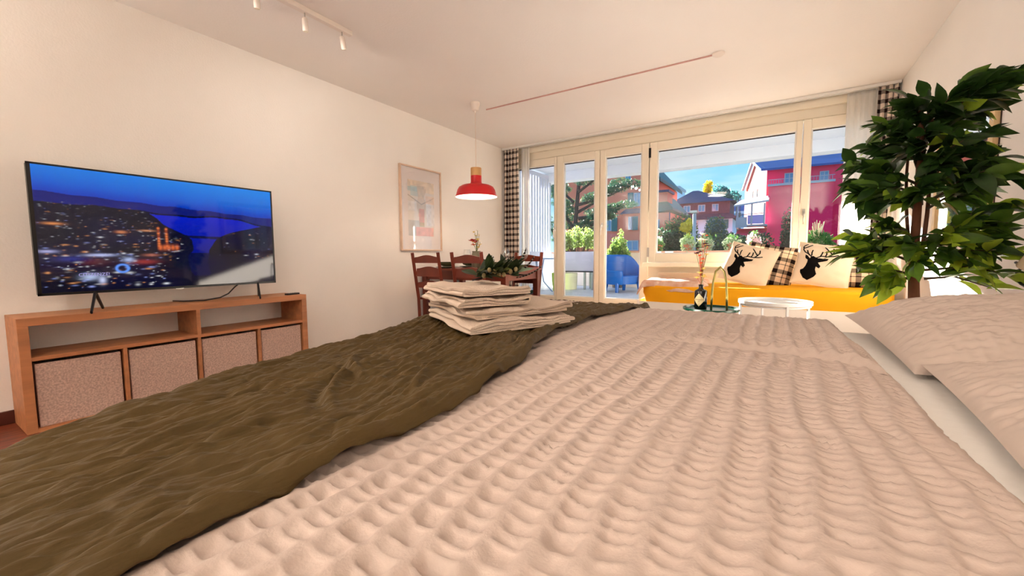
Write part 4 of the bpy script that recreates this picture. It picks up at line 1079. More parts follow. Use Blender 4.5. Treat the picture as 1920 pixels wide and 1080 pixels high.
# scatter cushions
def pillow_P(nu, nv, a, b, T, side, pinch=.05):
    u = np.linspace(-1, 1, nu)[:, None]; v = np.linspace(-1, 1, nv)[None, :]
    U = u + 0 * v; V = v + 0 * u
    f = np.clip((1 - np.abs(U) ** 2.6), 0, 1) ** .55 * np.clip((1 - np.abs(V) ** 2.6), 0, 1) ** .55
    X = a * U * (1 - pinch * (1 - V ** 2) * np.abs(U) ** 3); Z = b * V * (1 - pinch * (1 - U ** 2) * np.abs(V) ** 3)
    Y = side * (T * f + .006 * vnoise(U * 4 + 3, V * 4, 8) * f)
    return np.stack([X, Y, Z], -1), U, V
# stag silhouette in cushion coordinates (u right, v up, both -1..1)
def duv(x, y):
    t = (y - 205) / 640.0
    l_, r_ = 225 - 205 * t, 1060 - 350 * t
    return ((x - l_) / (r_ - l_) * 2 - 1, 1 - 2 * t)
STAG = [duv(*p) for p in [(165, 700), (170, 660), (215, 640), (250, 600), (285, 540), (295, 510), (265, 480), (275, 430), (305, 440), (330, 480), (355, 450), (385, 440), (430, 470), (520, 468), (592, 460), (560, 492), (470, 520), (430, 535), (452, 585), (425, 622), (388, 602), (370, 640), (375, 700), (330, 750), (240, 802), (190, 772)]]
ANT = [[(360, 455), (330, 420), (280, 390), (260, 350), (270, 300), (300, 275), (340, 255)], [(270, 325), (330, 305), (405, 265)], [(330, 430), (318, 395), (315, 360)], [(365, 430), (375, 390), (395, 355)], [(430, 465), (500, 432), (600, 432), (660, 385), (700, 340), (706, 288)], [(655, 385), (625, 340), (588, 288)], [(480, 440), (512, 400), (530, 370)], [(550, 432), (578, 395), (590, 355)], [(620, 425), (680, 412), (735, 390)]]
ANT = [[duv(*p) for p in a] for a in ANT]
def inside(U, V):
    m = np.zeros(U.shape, bool); n = len(STAG)
    for i in range(n):
        (x0, y0), (x1, y1) = STAG[i], STAG[(i + 1) % n]
        c = ((y0 > V) != (y1 > V)) & (U < (x1 - x0) * (V - y0) / (y1 - y0 + 1e-12) + x0)
        m ^= c
    for a in ANT:
        for i in range(len(a) - 1):
            p, q = np.array(a[i]), np.array(a[i + 1]); d = q - p
            t = np.clip(((U - p[0]) * d[0] + (V - p[1]) * d[1]) / (d @ d), 0, 1)
            m |= np.hypot(U - p[0] - t * d[0], V - p[1] - t * d[1]) < .024
    return m
M_lin = mat('off_white_linen', srgb(244, 222, 194), .95, spec=.05, bump=.15, bscale=160)
M_print = mat('black_print', srgb(16, 14, 14), .9, spec=.1)
M_pl1 = plaid_mat('beige_black_plaid', srgb(244, 216, 186), srgb(30, 20, 20), 3.4, 3.4, .32, thin=True)
def scatter(name, loc, lean, roll, m, lab, stag=False, side=.225, T=.062, uvs=1.0, yaw=0.0):
    o = empty(name, loc, 0, lab, 'cushion')
    o.rotation_euler = (Matrix.Rotation(yaw, 3, 'Z') @ Matrix.Rotation(lean, 3, 'X') @ Matrix.Rotation(roll, 3, 'Y')).to_euler()
    for sd2, nm in ((-1, 'front'), (1, 'back')):
        P, U, V = pillow_P(48, 48, side, side, T, sd2)
        uv = np.stack([(U * .5 + .5) * uvs, (V * .5 + .5) * uvs], -1)
        link(nm, grid_mesh(nm, P if sd2 < 0 else P[::-1], uv if sd2 < 0 else uv[::-1]), m, o, smooth=True)
    mb = MB(); q = np.linspace(-1, 1, 25); pth = []
    P, U, V = pillow_P(25, 25, side, side, T, -1)
    for e in (P[:, 0], P[-1, :], P[::-1, -1], P[0, ::-1]): pth += [tuple(p) for p in e[:-1]]
    mb.tube(pth + [pth[0]], .004, 6, caps=False); mb.build('piping', m if stag else M_print, o)
    if stag:
        P, U, V = pillow_P(220, 220, side, side, T, -1)
        P[..., 1] -= .0022
        Uc = (U[:-1, :-1] + U[1:, 1:]) / 2; Vc = (V[:-1, :-1] + V[1:, 1:]) / 2
        msk = inside(Uc, Vc)
        idx = np.arange(220 * 220).reshape(220, 220)
        qd = np.stack([idx[:-1, :-1], idx[1:, :-1], idx[1:, 1:], idx[:-1, 1:]], -1)[msk]
        used, inv = np.unique(qd.ravel(), return_inverse=True)
        me = bpy.data.meshes.new('stag_print'); me.from_pydata(P.reshape(-1, 3)[used].tolist(), [], inv.reshape(-1, 4).tolist()); me.update()
        link('stag_print', me, M_print, o, smooth=True)['label'] = 'black stag head print'
    return o
R_ = math.radians
scatter('plaid_cushion', (-.045, 5.085, .805), R_(-22), R_(12), M_pl1, 'beige and black plaid cushion tucked behind the left stag cushion')
scatter('stag_cushion', (-.235, 4.945, .805), R_(-26), R_(17), M_lin, 'off white cushion with black stag head at the left of the day bed cushions', True)
scatter('plaid_cushion', (.60, 5.075, .80), R_(-22), R_(0), M_pl1, 'beige and black plaid cushion at the right end of the day bed behind the ficus')
scatter('stag_cushion', (.385, 4.945, .805), R_(-26), R_(10), M_lin, 'off white cushion with black stag head in front of the right plaid cushion', True)

# ================================================================ side tables
ct = empty('tray_table', (.005, 3.62, 0), 0, 'round white metal tray table between bed and day bed', 'table')
M_wm = mat('white_powder_coat', srgb(240, 240, 238), .4)
MB().lathe([(0, .548), (.232, .548), (.236, .552), (.236, .575), (.231, .575), (.229, .556), (0, .556)], 44).build('tray', M_wm, ct, smooth='auto')
for i in range(4):
    a = math.radians(20 + 90 * i); x, y = .228 * math.cos(a), .228 * math.sin(a)
    MB().box(-.007, .007, -.007, .007, 0, .56, Matrix.Translation((x, y, 0)) @ Matrix.Rotation(a, 4, 'Z')).build('leg', M_wm, ct)
MB().tube([(.222 * math.cos(t), .222 * math.sin(t), .54) for t in np.linspace(0, 6.2832, 41)], .006, 6, caps=False).build('ring', M_wm, ct)
gt = empty('green_side_table', (-.385, 3.30, 0), 0, 'small round dark green side table with brass loop handle', 'table')
M_dg = mat('dark_green_lacquer', srgb(24, 78, 60), .25); M_brass = mat('aged_brass', srgb(150, 140, 84), .3, metal=.9)
MB().lathe([(0, .512), (.182, .512), (.188, .517), (.188, .532), (.183, .532), (.180, .520), (0, .520)], 44).build('tray', M_dg, gt, smooth='auto')
MB().tube([(0.045, 0, 0.012), (0.045, 0, .512)], .011, 10).build('stem', M_brass, gt)
MB().lathe([(0, 0), (.15, 0), (.15, .008), (.02, .014), (0, .014)], 32).build('foot', M_dg, gt, smooth='auto')
h = [(-.052, 0, .52), (-.05, 0, .62), (-.044, 0, .72), (-.03, 0, .795), (0.0, 0, .828), (.026, 0, .795), (.040, 0, .72), (.047, 0, .62), (.05, 0, .52)]
mb = MB(); mb.tube([(x + .055, 0, z) for x, y, z in h], .0075, 10); mb.build('handle', M_brass, gt, smooth=True)
bo = empty('bottle_vase', (-.452, 3.285, .5205), 0, 'black bottle with diamond label used as a flower vase', 'vase')
M_bb = mat('black_glass', srgb(10, 10, 14), .12, spec=.7)
MB().lathe([(0, .001), (.040, .001), (.043, .006), (.043, .125), (.040, .134), (.020, .145), (.015, .152), (.015, .170), (.017, .172), (.017, .178), (.012, .178), (.012, .15), (0, .15)], 28).build('bottle', M_bb, bo, smooth='auto')
lab_ = []
n = 13; rows = []
P = np.zeros((n, n, 3))
face = math.radians(-98)
for i in range(n):
    for j in range(n):
        s, t = i / (n - 1) * 2 - 1, j / (n - 1) * 2 - 1
        a_, z_ = (s + t) * .5, (t - s) * .5
        ang = face + a_ * .95
        P[i, j] = (.0436 * math.cos(ang), .0436 * math.sin(ang), .068 + z_ * .048)
ml_ = mat('tan_label', srgb(196, 176, 132), .7, var=.1, vscale=60)
lo = link('label', grid_mesh('label', P), ml_, bo, smooth=True)
t_ = text("HENDRICK'S", .0115, M_print, bo, (0, 0, 0), (0, 0, 0), 'label_text', .0002, 'CENTER')
for v_ in t_.data.vertices:
    ang = face + v_.co.x / .0442; z_ = v_.co.y
    v_.co = (.0442 * math.cos(ang), .0442 * math.sin(ang), .066 + z_)
t_ = text("GIN", .009, M_print, bo, (0, 0, 0), (0, 0, 0), 'label_text', .0002, 'CENTER')
for v_ in t_.data.vertices:
    ang = face + v_.co.x / .0442; z_ = v_.co.y
    v_.co = (.0442 * math.cos(ang), .0442 * math.sin(ang), .054 + z_)
rr = random.Random(12)
for i, (x, z, m, r) in enumerate([(-.01, .26, M_fyel, .028), (.018, .235, M_fyel, .026), (-.028, .225, M_fyel, .024), (.012, .29, M_fyel, .022), (-.004, .33, M_fora, .022), (.008, .36, M_fora, .022), (-.014, .385, M_fora, .02), (-.036, .40, M_fpur, .028), (-.012, .41, M_fpur, .026), (.03, .395, M_fyel, .022), (.035, .455, M_fpur, .028), (.022, .47, M_fpur, .026), (-.03, .44, M_fpur, .018), (.0, .43, M_fwht, .024), (.015, .50, M_fwht, .03), (-.02, .50, M_fwht, .03), (.0, .54, M_fwht, .026), (.03, .53, M_fora, .016)]):
    MB().tube([(0, 0, .16), (x * .3, 0, .16 + (z - .16) * .5), (x, 0, z)], .0018, 5).build('flower_stem', M_stem if i % 2 else mat('red_stem', srgb(180, 70, 50), .6), bo)
    flower(bo, (x, -.008 * (i % 3), z), r, m, 5, 100 + i)

# ================================================================ mirror, wall panel, reading lamp on the right wall
mr = empty('wall_mirror', (XR, 3.62, 1.40), 0, 'large rectangular mirror in a pale wood frame behind the ficus', 'mirror')
w, h, f = .455, .425, .062
mb = MB(); mb.box(-.026, -.001, -w, -w + f, -h, h); mb.box(-.026, -.001, w - f, w, -h, h); mb.box(-.026, -.001, -w + f, w - f, -h, -h + f); mb.box(-.026, -.001, -w + f, w - f, h - f, h)
mb.build('frame', mat('pale_beech', srgb(222, 190, 140), .5, var=.1, vscale=8), mr, bevel=.003)
MB().box(-.015, -.010, -w + f, w - f, -h + f, h - f).build('mirror_glass', mat('mirror_silver', (.92, .93, .93, 1), .02, metal=1.0), mr)
MB().box(-.005, -.0005, -w - .006, -w - .0005, -h, h).build('frame_edge', mat('dark_edge', srgb(60, 34, 22), .5), mr)

# ================================================================ bed
BX0, BX1, BY0, BY1 = -1.02, .90, -.12, 1.93
M_bedw = mat('bed_base_fabric', srgb(196, 176, 152), .9, var=.08, vscale=30)
M_sheet = mat('white_sheet', srgb(251, 248, 243), .9, spec=.1, bump=.12, bscale=30)
M_seer = mat('seersucker_cotton', srgb(208, 190, 179), .6, spec=.3, bump=.12, bscale=350)
M_seer2 = mat('pillow_seersucker', srgb(212, 196, 185), .65, spec=.25)
M_olivef = mat('olive_quilt', srgb(86, 68, 34), .62, spec=.32, var=.14, vscale=7, bump=.55, bscale=75, stretch=(1, .22, 1))
bed = empty('double_bed', (-.06, .9, 0), 0, 'wide double bed with white fitted sheet filling the foreground', 'bed')
def bb(mb, name, m, **k):
    o = mb.build(name, m, bed, **k); o.matrix_parent_inverse = Matrix.Translation((.06, -.9, 0)); return o
bb(MB().box(-.72, BX1, BY0, BY1 - .03, .08, .36), 'base', M_bedw, bevel=.02)
for x in (-.62, BX1 - .1):
    for y in (BY0 + .1, BY1 - .1): bb(MB().box(x - .03, x + .03, y - .03, y + .03, 0, .08), 'leg', M_dark)
bb(MB().prism([(-1.0, .50), (-.965, .28), (-.88, .12), (-.74, .0), (-.50, -.10), (BX1, -.11), (BX1, BY1 - .01), (-1.0, BY1 - .01)], .362, .638), 'mattress', M_sheet, bevel=.045)
hb = empty('headboard_panel', (.943, 1.25, .25), 0, 'long beige upholstered wall panel behind the bed pillows', 'wall panel')
for i in range(4): MB().box(-.012, 0, -1.42 + .70 * i, -1.42 + .70 * (i + 1) - .004, 0, .61).build('padded_panel', mat('headboard_beige', srgb(186, 158, 122), .85, var=.06, vscale=12, bump=.1, bscale=120), hb, bevel=.01)

def pucker(X, Y, seed, amp=.014, cx=.043, cy=.023):
    """seersucker relief: smooth bands along y, rows of puckered hollows between them"""
    wx = X + .010 * vnoise(X * 5 + 2, Y * 5, seed) + .004 * vnoise(X * 16, Y * 16, seed + 1)
    wy = Y + .012 * vnoise(X * 7, Y * 7 + 9, seed + 2) + .006 * vnoise(X * 22, Y * 30, seed + 3)
    col = np.floor(wx / cx); fx = wx / cx - col
    ph = np.random.default_rng(seed).uniform(0, 1, 4000)[(col.astype(int)) % 4000]
    yy = wy / cy + ph + .35 * vnoise(col * 1.7, wy * 28, seed + 4)
    row = np.floor(yy); fy = yy - row
    band = np.exp(-(((fx - .5) / .33) ** 4))                        # 1 inside the puckered column
    hollow = np.sin(np.pi * fy) ** .5
    var = .65 + .45 * vnoise(row * 3.1 + 50, col * 2.3 + 40, seed + 5)
    return -amp * band * hollow * var + .0012 * vnoise(X * 90, Y * 90, seed + 6)

# ---- duvets as relief surfaces with rounded edges
def duvet(name, x0, x1, y0, y1, top, nx, ny, seed, lab, ys=None, extra=None):
    u = np.linspace(0, 1, nx)[:, None]; v = np.linspace(0, 1, ny)[None, :]
    xe = x1 + (extra(v) if extra else 0)
    x0v = x0 + .30 * smooth01((.50 - (y0 + (y1 - y0) * v)) / .55) if not ys else x0
    X = x0v + (xe - x0v) * u + 0 * v
    yl = (ys(X) if ys else y0)
    Y = yl + (y1 - yl) * v + 0 * u
    dr = xe - X; df = y1 - Y; dn = (Y - yl) if ys else np.full_like(X, 9.)
    def rnd(d, r, hgt): 
        t = np.clip(1 - d / r, 0, 1); return hgt * (1 - np.sqrt(np.clip(1 - t * t, 0, 1)))
    hgt = top - .642
    Z = top + .010 * vnoise(X * 2.2, Y * 2.2, seed + 20) + .006 * vnoise(X * 5, Y * 5, seed + 21)
    Z += pucker(X, Y, seed)
    Z = Z - np.maximum(rnd(dr, .06, hgt), np.maximum(rnd(df, .07, hgt), rnd(dn, .035, hgt - .012) if ys else 0))
    if not ys:
        # near duvet dips where the other one lies over it
        Z -= .03 * smooth01((Y - (y1 - .20)) / .15)
    o = link(name, grid_mesh(name, np.stack([X, Y, Z], -1)), M_seer, smooth=True)
    return tag(o, lab, 'duvet', None)
seam = lambda X: 1.255 + .05 * np.sin((X + .3) * 5.5) - .10 * smooth01((X + .02) / .3) - .10 * smooth01((-.25 - X) / .4)
duvet('white_duvet', -.98, .25, -.14, 1.42, .672, 420, 560, 3, 'white seersucker duvet spread across the near half of the bed', extra=lambda v: .015 * np.sin(7 * v) - .03 * smooth01((v - .75) / .25))
duvet('white_duvet', -.98, .218, 0, 1.955, .686, 420, 300, 9, 'white seersucker duvet along the far side of the bed', ys=seam, extra=lambda v: -.02 * v)

# ---- olive quilted throw over the foot
nx, ny = 420, 520
s = np.linspace(0, 1, nx)[:, None]; t = np.linspace(0, 1, ny)[None, :]
top_w, rr_, hang = .52, .07, .34
Ly0, Ly1 = -.22, 1.965; ry_ = .05; hy = .22
Lt = (Ly1 - Ly0) + ry_ * math.pi / 2 + hy; b = t * Lt
ysx0 = Ly0 + np.minimum(b, Ly1 - Ly0)
top_w = .53 - .24 * smooth01((.52 - ysx0) / .62)
L = top_w + rr_ * math.pi / 2 + hang; a = s * L
bend = np.clip((a - top_w) / rr_, 0, math.pi / 2)
xs = -np.minimum(a, top_w) - rr_ * np.sin(bend) - .03 * np.clip((a - top_w - rr_ * math.pi / 2) / hang, 0, 1)
zs = -rr_ * (1 - np.cos(bend)) - np.clip(a - top_w - rr_ * math.pi / 2, 0, 9)
by = np.clip((b - (Ly1 - Ly0)) / ry_, 0, math.pi / 2)
ysx = Ly0 + np.minimum(b, Ly1 - Ly0) + ry_ * np.sin(by); zy = -ry_ * (1 - np.cos(by)) - np.clip(b - (Ly1 - Ly0) - ry_ * math.pi / 2, 0, 9)
Xe = -.475 + .03 * np.sin(ysx * 3.2 + .6) - .06 * smooth01((ysx - .75) / .4) + .02 * smooth01((ysx - 1.6) / .4) + .05 * smooth01((.35 - ysx) / .4)
X = Xe + xs + 0 * t; Y = ysx + 0 * s
Z = .703 + zs + zy
sag = smooth01((.42 - Y) / .6)
aw = a + 0 * t + .02 * vnoise(a * 8 + 0 * t, Y * 7, 3)
cr_ = .0026 * vnoise(aw * 60, Y * 15, 71) + .0022 * vnoise(aw * 110, Y * 30, 72) + .0042 * vnoise(aw * 18, Y * 9, 73) + .0012 * vnoise(aw * 190, Y * 60, 74)
rd1 = 1 - 2 * np.abs(vnoise(aw * 42, Y * 13 + 3 * vnoise(aw * 6, Y * 3, 77), 78)); rd2 = 1 - 2 * np.abs(vnoise(aw * 75 + 9, Y * 24, 79))
cr_ = cr_ - .0030 * np.clip(rd1, 0, 1) ** 3 - .0018 * np.clip(rd2, 0, 1) ** 3
big = np.zeros_like(X)
for (cx, cy, ang, ln, wd, am) in [(-.70, .47, 2.2, .10, .012, .012), (-.76, .55, 2.6, .09, .010, .008), (-.62, .30, 1.7, .12, .014, .008), (-.80, .36, 1.4, .16, .012, .006), (-.88, .75, 1.7, .2, .014, .006), (-.60, .62, 1.9, .13, .010, .007)]:
    dx_, dy_ = X - cx, Y - cy; p_ = dx_ * math.cos(ang) + dy_ * math.sin(ang); q_ = -dx_ * math.sin(ang) + dy_ * math.cos(ang) + .25 * p_ ** 2 / ln
    big += am * np.exp(-(p_ / ln) ** 2) * (np.exp(-(q_ / wd) ** 2) - .6 * np.exp(-((q_ - 1.8 * wd) / wd) ** 2))
Z = Z + (1.6 * cr_ + 1.5 * big) * np.where(zs < -.04, .6, 1) + .012 * vnoise(X * 2.2, Y * 2.2, 23) * 1.0 - .010 * smooth01((1.22 - Y) / .3) * 1.0
Z = Z - .016 * smooth01((Y - 1.80) / .15)
X = X - np.where(zs < -.06, 1, 0) * (cr_ * 2 + .02 * vnoise(Y * 4, Y * 0, 75))
# folded hem along the inner edge
hem = np.exp(-((a - .018) / .016) ** 2); Z = Z + .006 * hem - .012 * np.clip(1 - a / .008, 0, 1)
Y = Y + 0 * X
th = link('olive_throw', grid_mesh('olive_throw', np.stack([X, Y, Z], -1)[:, ::-1]), M_olivef, smooth=True)
md = th.modifiers.new('t', 'SOLIDIFY'); md.thickness = .007; md.offset = -1
tag(th, 'olive green quilted throw laid across the foot of the bed', 'throw')

# ---- bed pillows
def bed_pillow(cx, cy, cz, a, b, T, rz, tiltx, tilty, seed, lab):
    n = 170
    u = np.linspace(-1, 1, n)[:, None]; v = np.linspace(-1, 1, n)[None, :]; U = u + 0 * v; V = v + 0 * u
    f = np.clip(1 - np.abs(U) ** 2.8, 0, 1) ** .6 * np.clip(1 - np.abs(V) ** 2.8, 0, 1) ** .6
    X = a * U * (1 - .03 * (1 - V * V)); Y = b * V * (1 - .04 * (1 - U * U))
    rel = pucker(X + 3 * seed, Y, seed, .0030, .024, .013) * smooth01(f * 3) + .004 * vnoise(X * 45, Y * 80, seed + 14) * smooth01(f * 3) + .010 * vnoise(U * 3, V * 3, seed + 8) * f + .006 * vnoise(U * 9, V * 5, seed + 9) * f
    o = empty('bed_pillow', (cx, cy, cz), 0, lab, 'pillow', 'white bed pillows')
    o.rotation_euler = (tiltx, tilty, rz)
    link('upper_side', grid_mesh('upper_side', np.stack([X, Y, T * f + rel], -1)), M_seer2, o, smooth=True)
    link('lower_side', grid_mesh('lower_side', np.stack([X, Y, -T * .16 * f], -1)[::-1]), M_seer2, o, smooth=True)
bed_pillow(.59, 1.605, .678, .345, .345, .115, R_(4), R_(3.5), R_(-1), 5, 'white seersucker pillow on the far side of the bed')
bed_pillow(.60, .905, .668, .335, .335, .078, R_(-3), R_(1.5), R_(-1), 6, 'white seersucker pillow on the near side of the bed')

# ---- towels: each a serpentine fold, extruded along its depth
M_tow = mat('cream_terry', srgb(230, 210, 192), .98, spec=.04, bump=.5, bscale=260)
def towel(name, A, dirx, diry, length, depth, z0, layers, th_, seed, lab, sagl=.0):
    """A: near corner; dirx along the folded face, diry into the stack"""
    gap = th_ * 1.12; path = []
    r = random.Random(seed)
    for l in range(layers):
        z = l * gap
        e0, e1 = r.uniform(0, .012), length - r.uniform(0, .025)
        xs_ = np.linspace(e0, e1, 15)
        pts = [(x, z) for x in xs_]
        if l % 2 == 0: pts = pts[::-1]     # runs right -> left, fold at the left
        path += pts
        if l < layers - 1:
            xe = path[-1][0]; sgn = -1 if l % 2 == 0 else 1
            for q in np.linspace(0, math.pi, 7)[1:-1]: path.append((xe + sgn * math.sin(q) * gap * .62, z + gap * .5 - math.cos(q) * gap * .5))
    path = np.array(path); k = len(path)
    nrm = np.zeros_like(path); tg = np.gradient(path, axis=0); nrm[:, 0] = -tg[:, 1]; nrm[:, 1] = tg[:, 0]; nrm /= np.linalg.norm(nrm, axis=1)[:, None] + 1e-9
    hw = th_ * .46
    loop = np.concatenate([path + nrm * hw, (path - nrm * hw)[::-1]]); loop = np.concatenate([loop, loop[:1]])
    nd = 26; dpt = np.linspace(0, 1, nd)
    # rounded ends along the depth
    Pn = np.zeros((len(loop), nd, 3))
    for j, d in enumerate(dpt):
        wob = .006 * vnoise(loop[:, 0] * 14 + seed, np.full(len(loop), d * 5), seed) + .004 * vnoise(loop[:, 0] * 35 + seed, loop[:, 1] * 60 + d * 9, seed + 1)
        lx = loop[:, 0] + .010 * vnoise(loop[:, 1] * 40 + d * 3, loop[:, 1] * 0 + seed, seed + 2); lz = loop[:, 1] + wob * (.4 + loop[:, 1] / (layers * gap)) 
        lz = lz - sagl * np.exp(-((d - 0) / .15) ** 2) * np.clip(1 - loop[:, 0] / .12, 0, 1)
        lz = np.maximum(lz, -hw + .001)
        dd = d * depth + .012 * vnoise(loop[:, 1] * 30, loop[:, 0] * 5 + seed, seed + 3) * (d - .5) * 2
        Pn[:, j, 0] = A[0] + dirx[0] * lx + diry[0] * dd; Pn[:, j, 1] = A[1] + dirx[1] * lx + diry[1] * dd; Pn[:, j, 2] = z0 + hw + lz
    me = grid_mesh(name, Pn)
    o = link(name, me, M_tow, smooth=True)
    # close the two faces of the roll of layers
    bm = bmesh.new(); bm.from_mesh(me); bmesh.ops.remove_doubles(bm, verts=bm.verts, dist=1e-6)
    bmesh.ops.recalc_face_normals(bm, faces=bm.faces)
    ed = [e_ for e_ in bm.edges if e_.is_boundary]; bmesh.ops.edgeloop_fill(bm, edges=ed); bm.to_mesh(me); bm.free()
    me.polygons.foreach_set('use_smooth', [True] * len(me.polygons)); me.set_sharp_from_angle(angle=math.radians(60))
    return tag(o, lab, 'towel', 'folded cream towels')
dx1 = Vector((.15, .34)).normalized(); dy1 = Vector((-.36, .20)).normalized()
ZT_ = .703
towel('bath_towel', (-.69, .885), dx1, dy1, .385, .40, ZT_, 4, .0072, 1, 'cream bath towel at the bottom of the folded stack')
towel('bath_towel', (-.70, .895), dx1, dy1, .365, .40, ZT_ + .036, 3, .0080, 2, 'cream bath towel second from the bottom of the stack')
towel('hand_towel', (-.745, .90), dx1, dy1, .245, .36, ZT_ + .067, 3, .0078, 3, 'small cream hand towel, second from the top of the stack')
towel('hand_towel', (-.75, .91), dx1, dy1, .23, .34, ZT_ + .097, 3, .0078, 4, 'small cream hand towel on top of the stack')

# ---- sprig of greenery resting on the towels
gs = empty('greenery_sprig', (-.80, 1.17, ZT_ + .126), math.radians(64), 'sprig of dark green leaves with small buds and striped feathers on the towels', 'sprig')
M_gl = leafy('dark_sprig_leaf', srgb(48, 66, 34), srgb(24, 36, 20), trl=.15); M_gl2 = leafy('olive_sprig_leaf', srgb(104, 112, 58), srgb(62, 72, 34), trl=.2)
def blade(L, W, curl=.15):
    n = 5; v_ = []; f_ = []
    for i in range(n + 1):
        t_ = i / n; w_ = W * math.sin(math.pi * min(1, t_ * .97 + .03)) ** .8 * (1 - .25 * t_); z_ = -curl * L * t_ * t_
        v_ += [(t_ * L, -w_, z_ + w_ * .25), (t_ * L, 0, z_), (t_ * L, w_, z_ + w_ * .25)]
    for i in range(n):
        for j in (0, 1): f_.append((3 * i + j, 3 * i + j + 1, 3 * i + 4 + j, 3 * i + 3 + j))
    return v_, f_
rr = random.Random(8)
bl = MB(); bl.add(*blade(.075, .017)); blm = bl.mesh('leaf'); blm.materials.append(M_gl)
bl2 = MB(); bl2.add(*blade(.055, .014)); blm2 = bl2.mesh('leaf'); blm2.materials.append(M_gl2)
stem_pts = [(-.10, 0, .01), (-.04, .008, .02), (.03, 0, .028), (.11, -.004, .02)]
MB().tube(stem_pts, .003, 6).build('stem', M_barkd, gs)
for i in range(52):
    t_ = i / 51; x_ = -.09 + .16 * t_
    o = link('leaf', blm if rr.random() < .62 else blm2, None, gs, loc=(x_, rr.uniform(-.012, .012), .018 + rr.uniform(0, .02)))
    o.rotation_euler = (rr.uniform(-.6, .6), -rr.uniform(.0, 1.25), rr.uniform(-2.0, 2.0))
for i in range(7):
    MB().ball((0, 0, 0), .0075, 8, 6, (1, 1, 1.2)).build('bud', mat('cream_bud', srgb(150, 132, 92), .7), gs, smooth=True, loc=(-.07 + .02 * i, -.022 + rr.uniform(-.012, .012), .032 + rr.uniform(-.008, .012)))
M_fe = plaid_mat('striped_feather', srgb(226, 222, 206), srgb(20, 20, 18), 9, .001, .5)
for k in range(3):
    n = 16; P = np.zeros((n, 3, 3)); uv = np.zeros((n, 3, 2))
    for i in range(n):
        t_ = i / (n - 1); w_ = .010 * math.sin(math.pi * (.1 + .85 * t_))
        for j in range(3): P[i, j] = (t_ * .10, (j - 1) * w_, .03 * t_ * t_ + .003 * (j == 1)); uv[i, j] = (t_, j / 2)
    link('feather', grid_mesh('feather', P, uv), M_fe, gs, smooth=True, loc=(.065, -.01 + .012 * k, .012 + .012 * k), rot=(0, -.1 - .25 * k, -.25 + .2 * k))
o = link('pale_leaf', blm, None, gs, loc=(.05, -.01, .03), rot=(.2, -.3, -.2)); o.scale = (1.1, 1.8, 1)
o.data = blm.copy(); o.data.materials.clear(); o.data.materials.append(mat('sage_leaf', srgb(150, 178, 150), .8))

# ---- reading lamp fixed to the headboard
rl = empty('reading_lamp', (.930, 2.56, .80), 0, 'small reading lamp with beige shade and black gooseneck on the headboard', 'lamp')
MB().tube([(-.012, -.16, -.04), (-.05, -.06, -.038), (-.07, 0, -.012), (-.075, .052, .014), (-.072, .03, .045), (-.068, -.02, .062)], .0055, 8).build('gooseneck', M_black, rl, smooth=True)
MB().tube([(-.066, .075, .076), (-.066, .02, .062), (-.066, -.03, .060)], .006, 8).build('switch_rod', M_black, rl)
mb = MB(); mb.lathe([(.055, 0), (.028, .085), (.022, .09), (0, .09)], 24); mb.build('shade', mat('beige_shade', srgb(206, 184, 156), .8), rl, smooth='auto', loc=(-.062, -.085, .062), rot=(math.radians(25), 0, 0))
# ================================================================ ficus tree
fi = empty('ficus_tree', (.555, 2.62, 0), 0, 'tall artificial ficus tree with glossy green leaves by the right wall', 'plant')
M_trk = mat('ficus_bark', srgb(112, 66, 42), .8, var=.4, vscale=14, stretch=(1, 1, .3), bump=.5, bscale=40)
M_twig = mat('ficus_twig', srgb(92, 76, 56), .8, var=.2, vscale=20)
LF = [leafy('ficus_leaf_dark', srgb(52, 82, 34), srgb(28, 52, 20), .32, .28, 24), leafy('ficus_leaf_mid', srgb(88, 122, 42), srgb(52, 84, 28), .32, .35, 24), leafy('ficus_leaf_light', srgb(158, 184, 60), srgb(112, 146, 44), .36, .45, 24)]
pot = MB().lathe([(0, 0), (.12, 0), (.15, .26), (.16, .26), (.16, .30), (.14, .30), (.135, .25), (0, .25)], 32).build('pot', mat('dark_pot', srgb(70, 62, 58), .6), fi, smooth='auto')
def sway(z): return (.02 * math.sin(z * 3.1) - .012, .015 * math.cos(z * 2.3))
for k, (ox, oy, r0) in enumerate([(0.0, 0, .027), (.024, .02, .013), (-.018, .022, .011)]):
    pts = []; rad = []
    for i in range(15):
        z = .25 + i * .095; sx, sy = sway(z + k)
        pts.append((ox + sx + .01 * math.sin(6 * z + 2 * k), oy + sy + .012 * math.cos(6 * z + 2 * k), z)); rad.append(r0 * (1 - .62 * i / 14))
    MB().tube(pts, rad, 10).build('trunk', M_trk, fi, smooth=True)
# leaf blades: pointed ovals with a fold along the midrib
def ficus_leaf(L, W, curl, fold, nm):
    n = 6; v_ = []; f_ = []
    for i in range(n + 1):
        t_ = i / n
        w_ = W * (math.sin(math.pi * t_ ** .85) ** .9) * (1 if t_ < .75 else 1 - (t_ - .75) * 1.2)
        if i in (0, n): w_ = .0006
        z_ = -curl * L * t_ * t_
        v_ += [(t_ * L, -w_, z_ + w_ * fold), (t_ * L, 0, z_), (t_ * L, w_, z_ + w_ * fold)]
    for i in range(n):
        for j in (0, 1): f_.append((3 * i + j, 3 * i + 3 + j, 3 * i + 4 + j, 3 * i + j + 1))
    mb = MB(); mb.add(v_, f_); return mb
LMESH = []
for mi, m in enumerate(LF):
    for (L, W, c, f_) in ((.098, .022, .22, .35), (.085, .020, .12, .25), (.110, .024, .3, .4)):
        me = ficus_leaf(L, W, c, f_, 'leaf').mesh('leaf'); me.materials.append(m)
        me.polygons.foreach_set('use_smooth', [True] * len(me.polygons)); LMESH.append((mi, me))
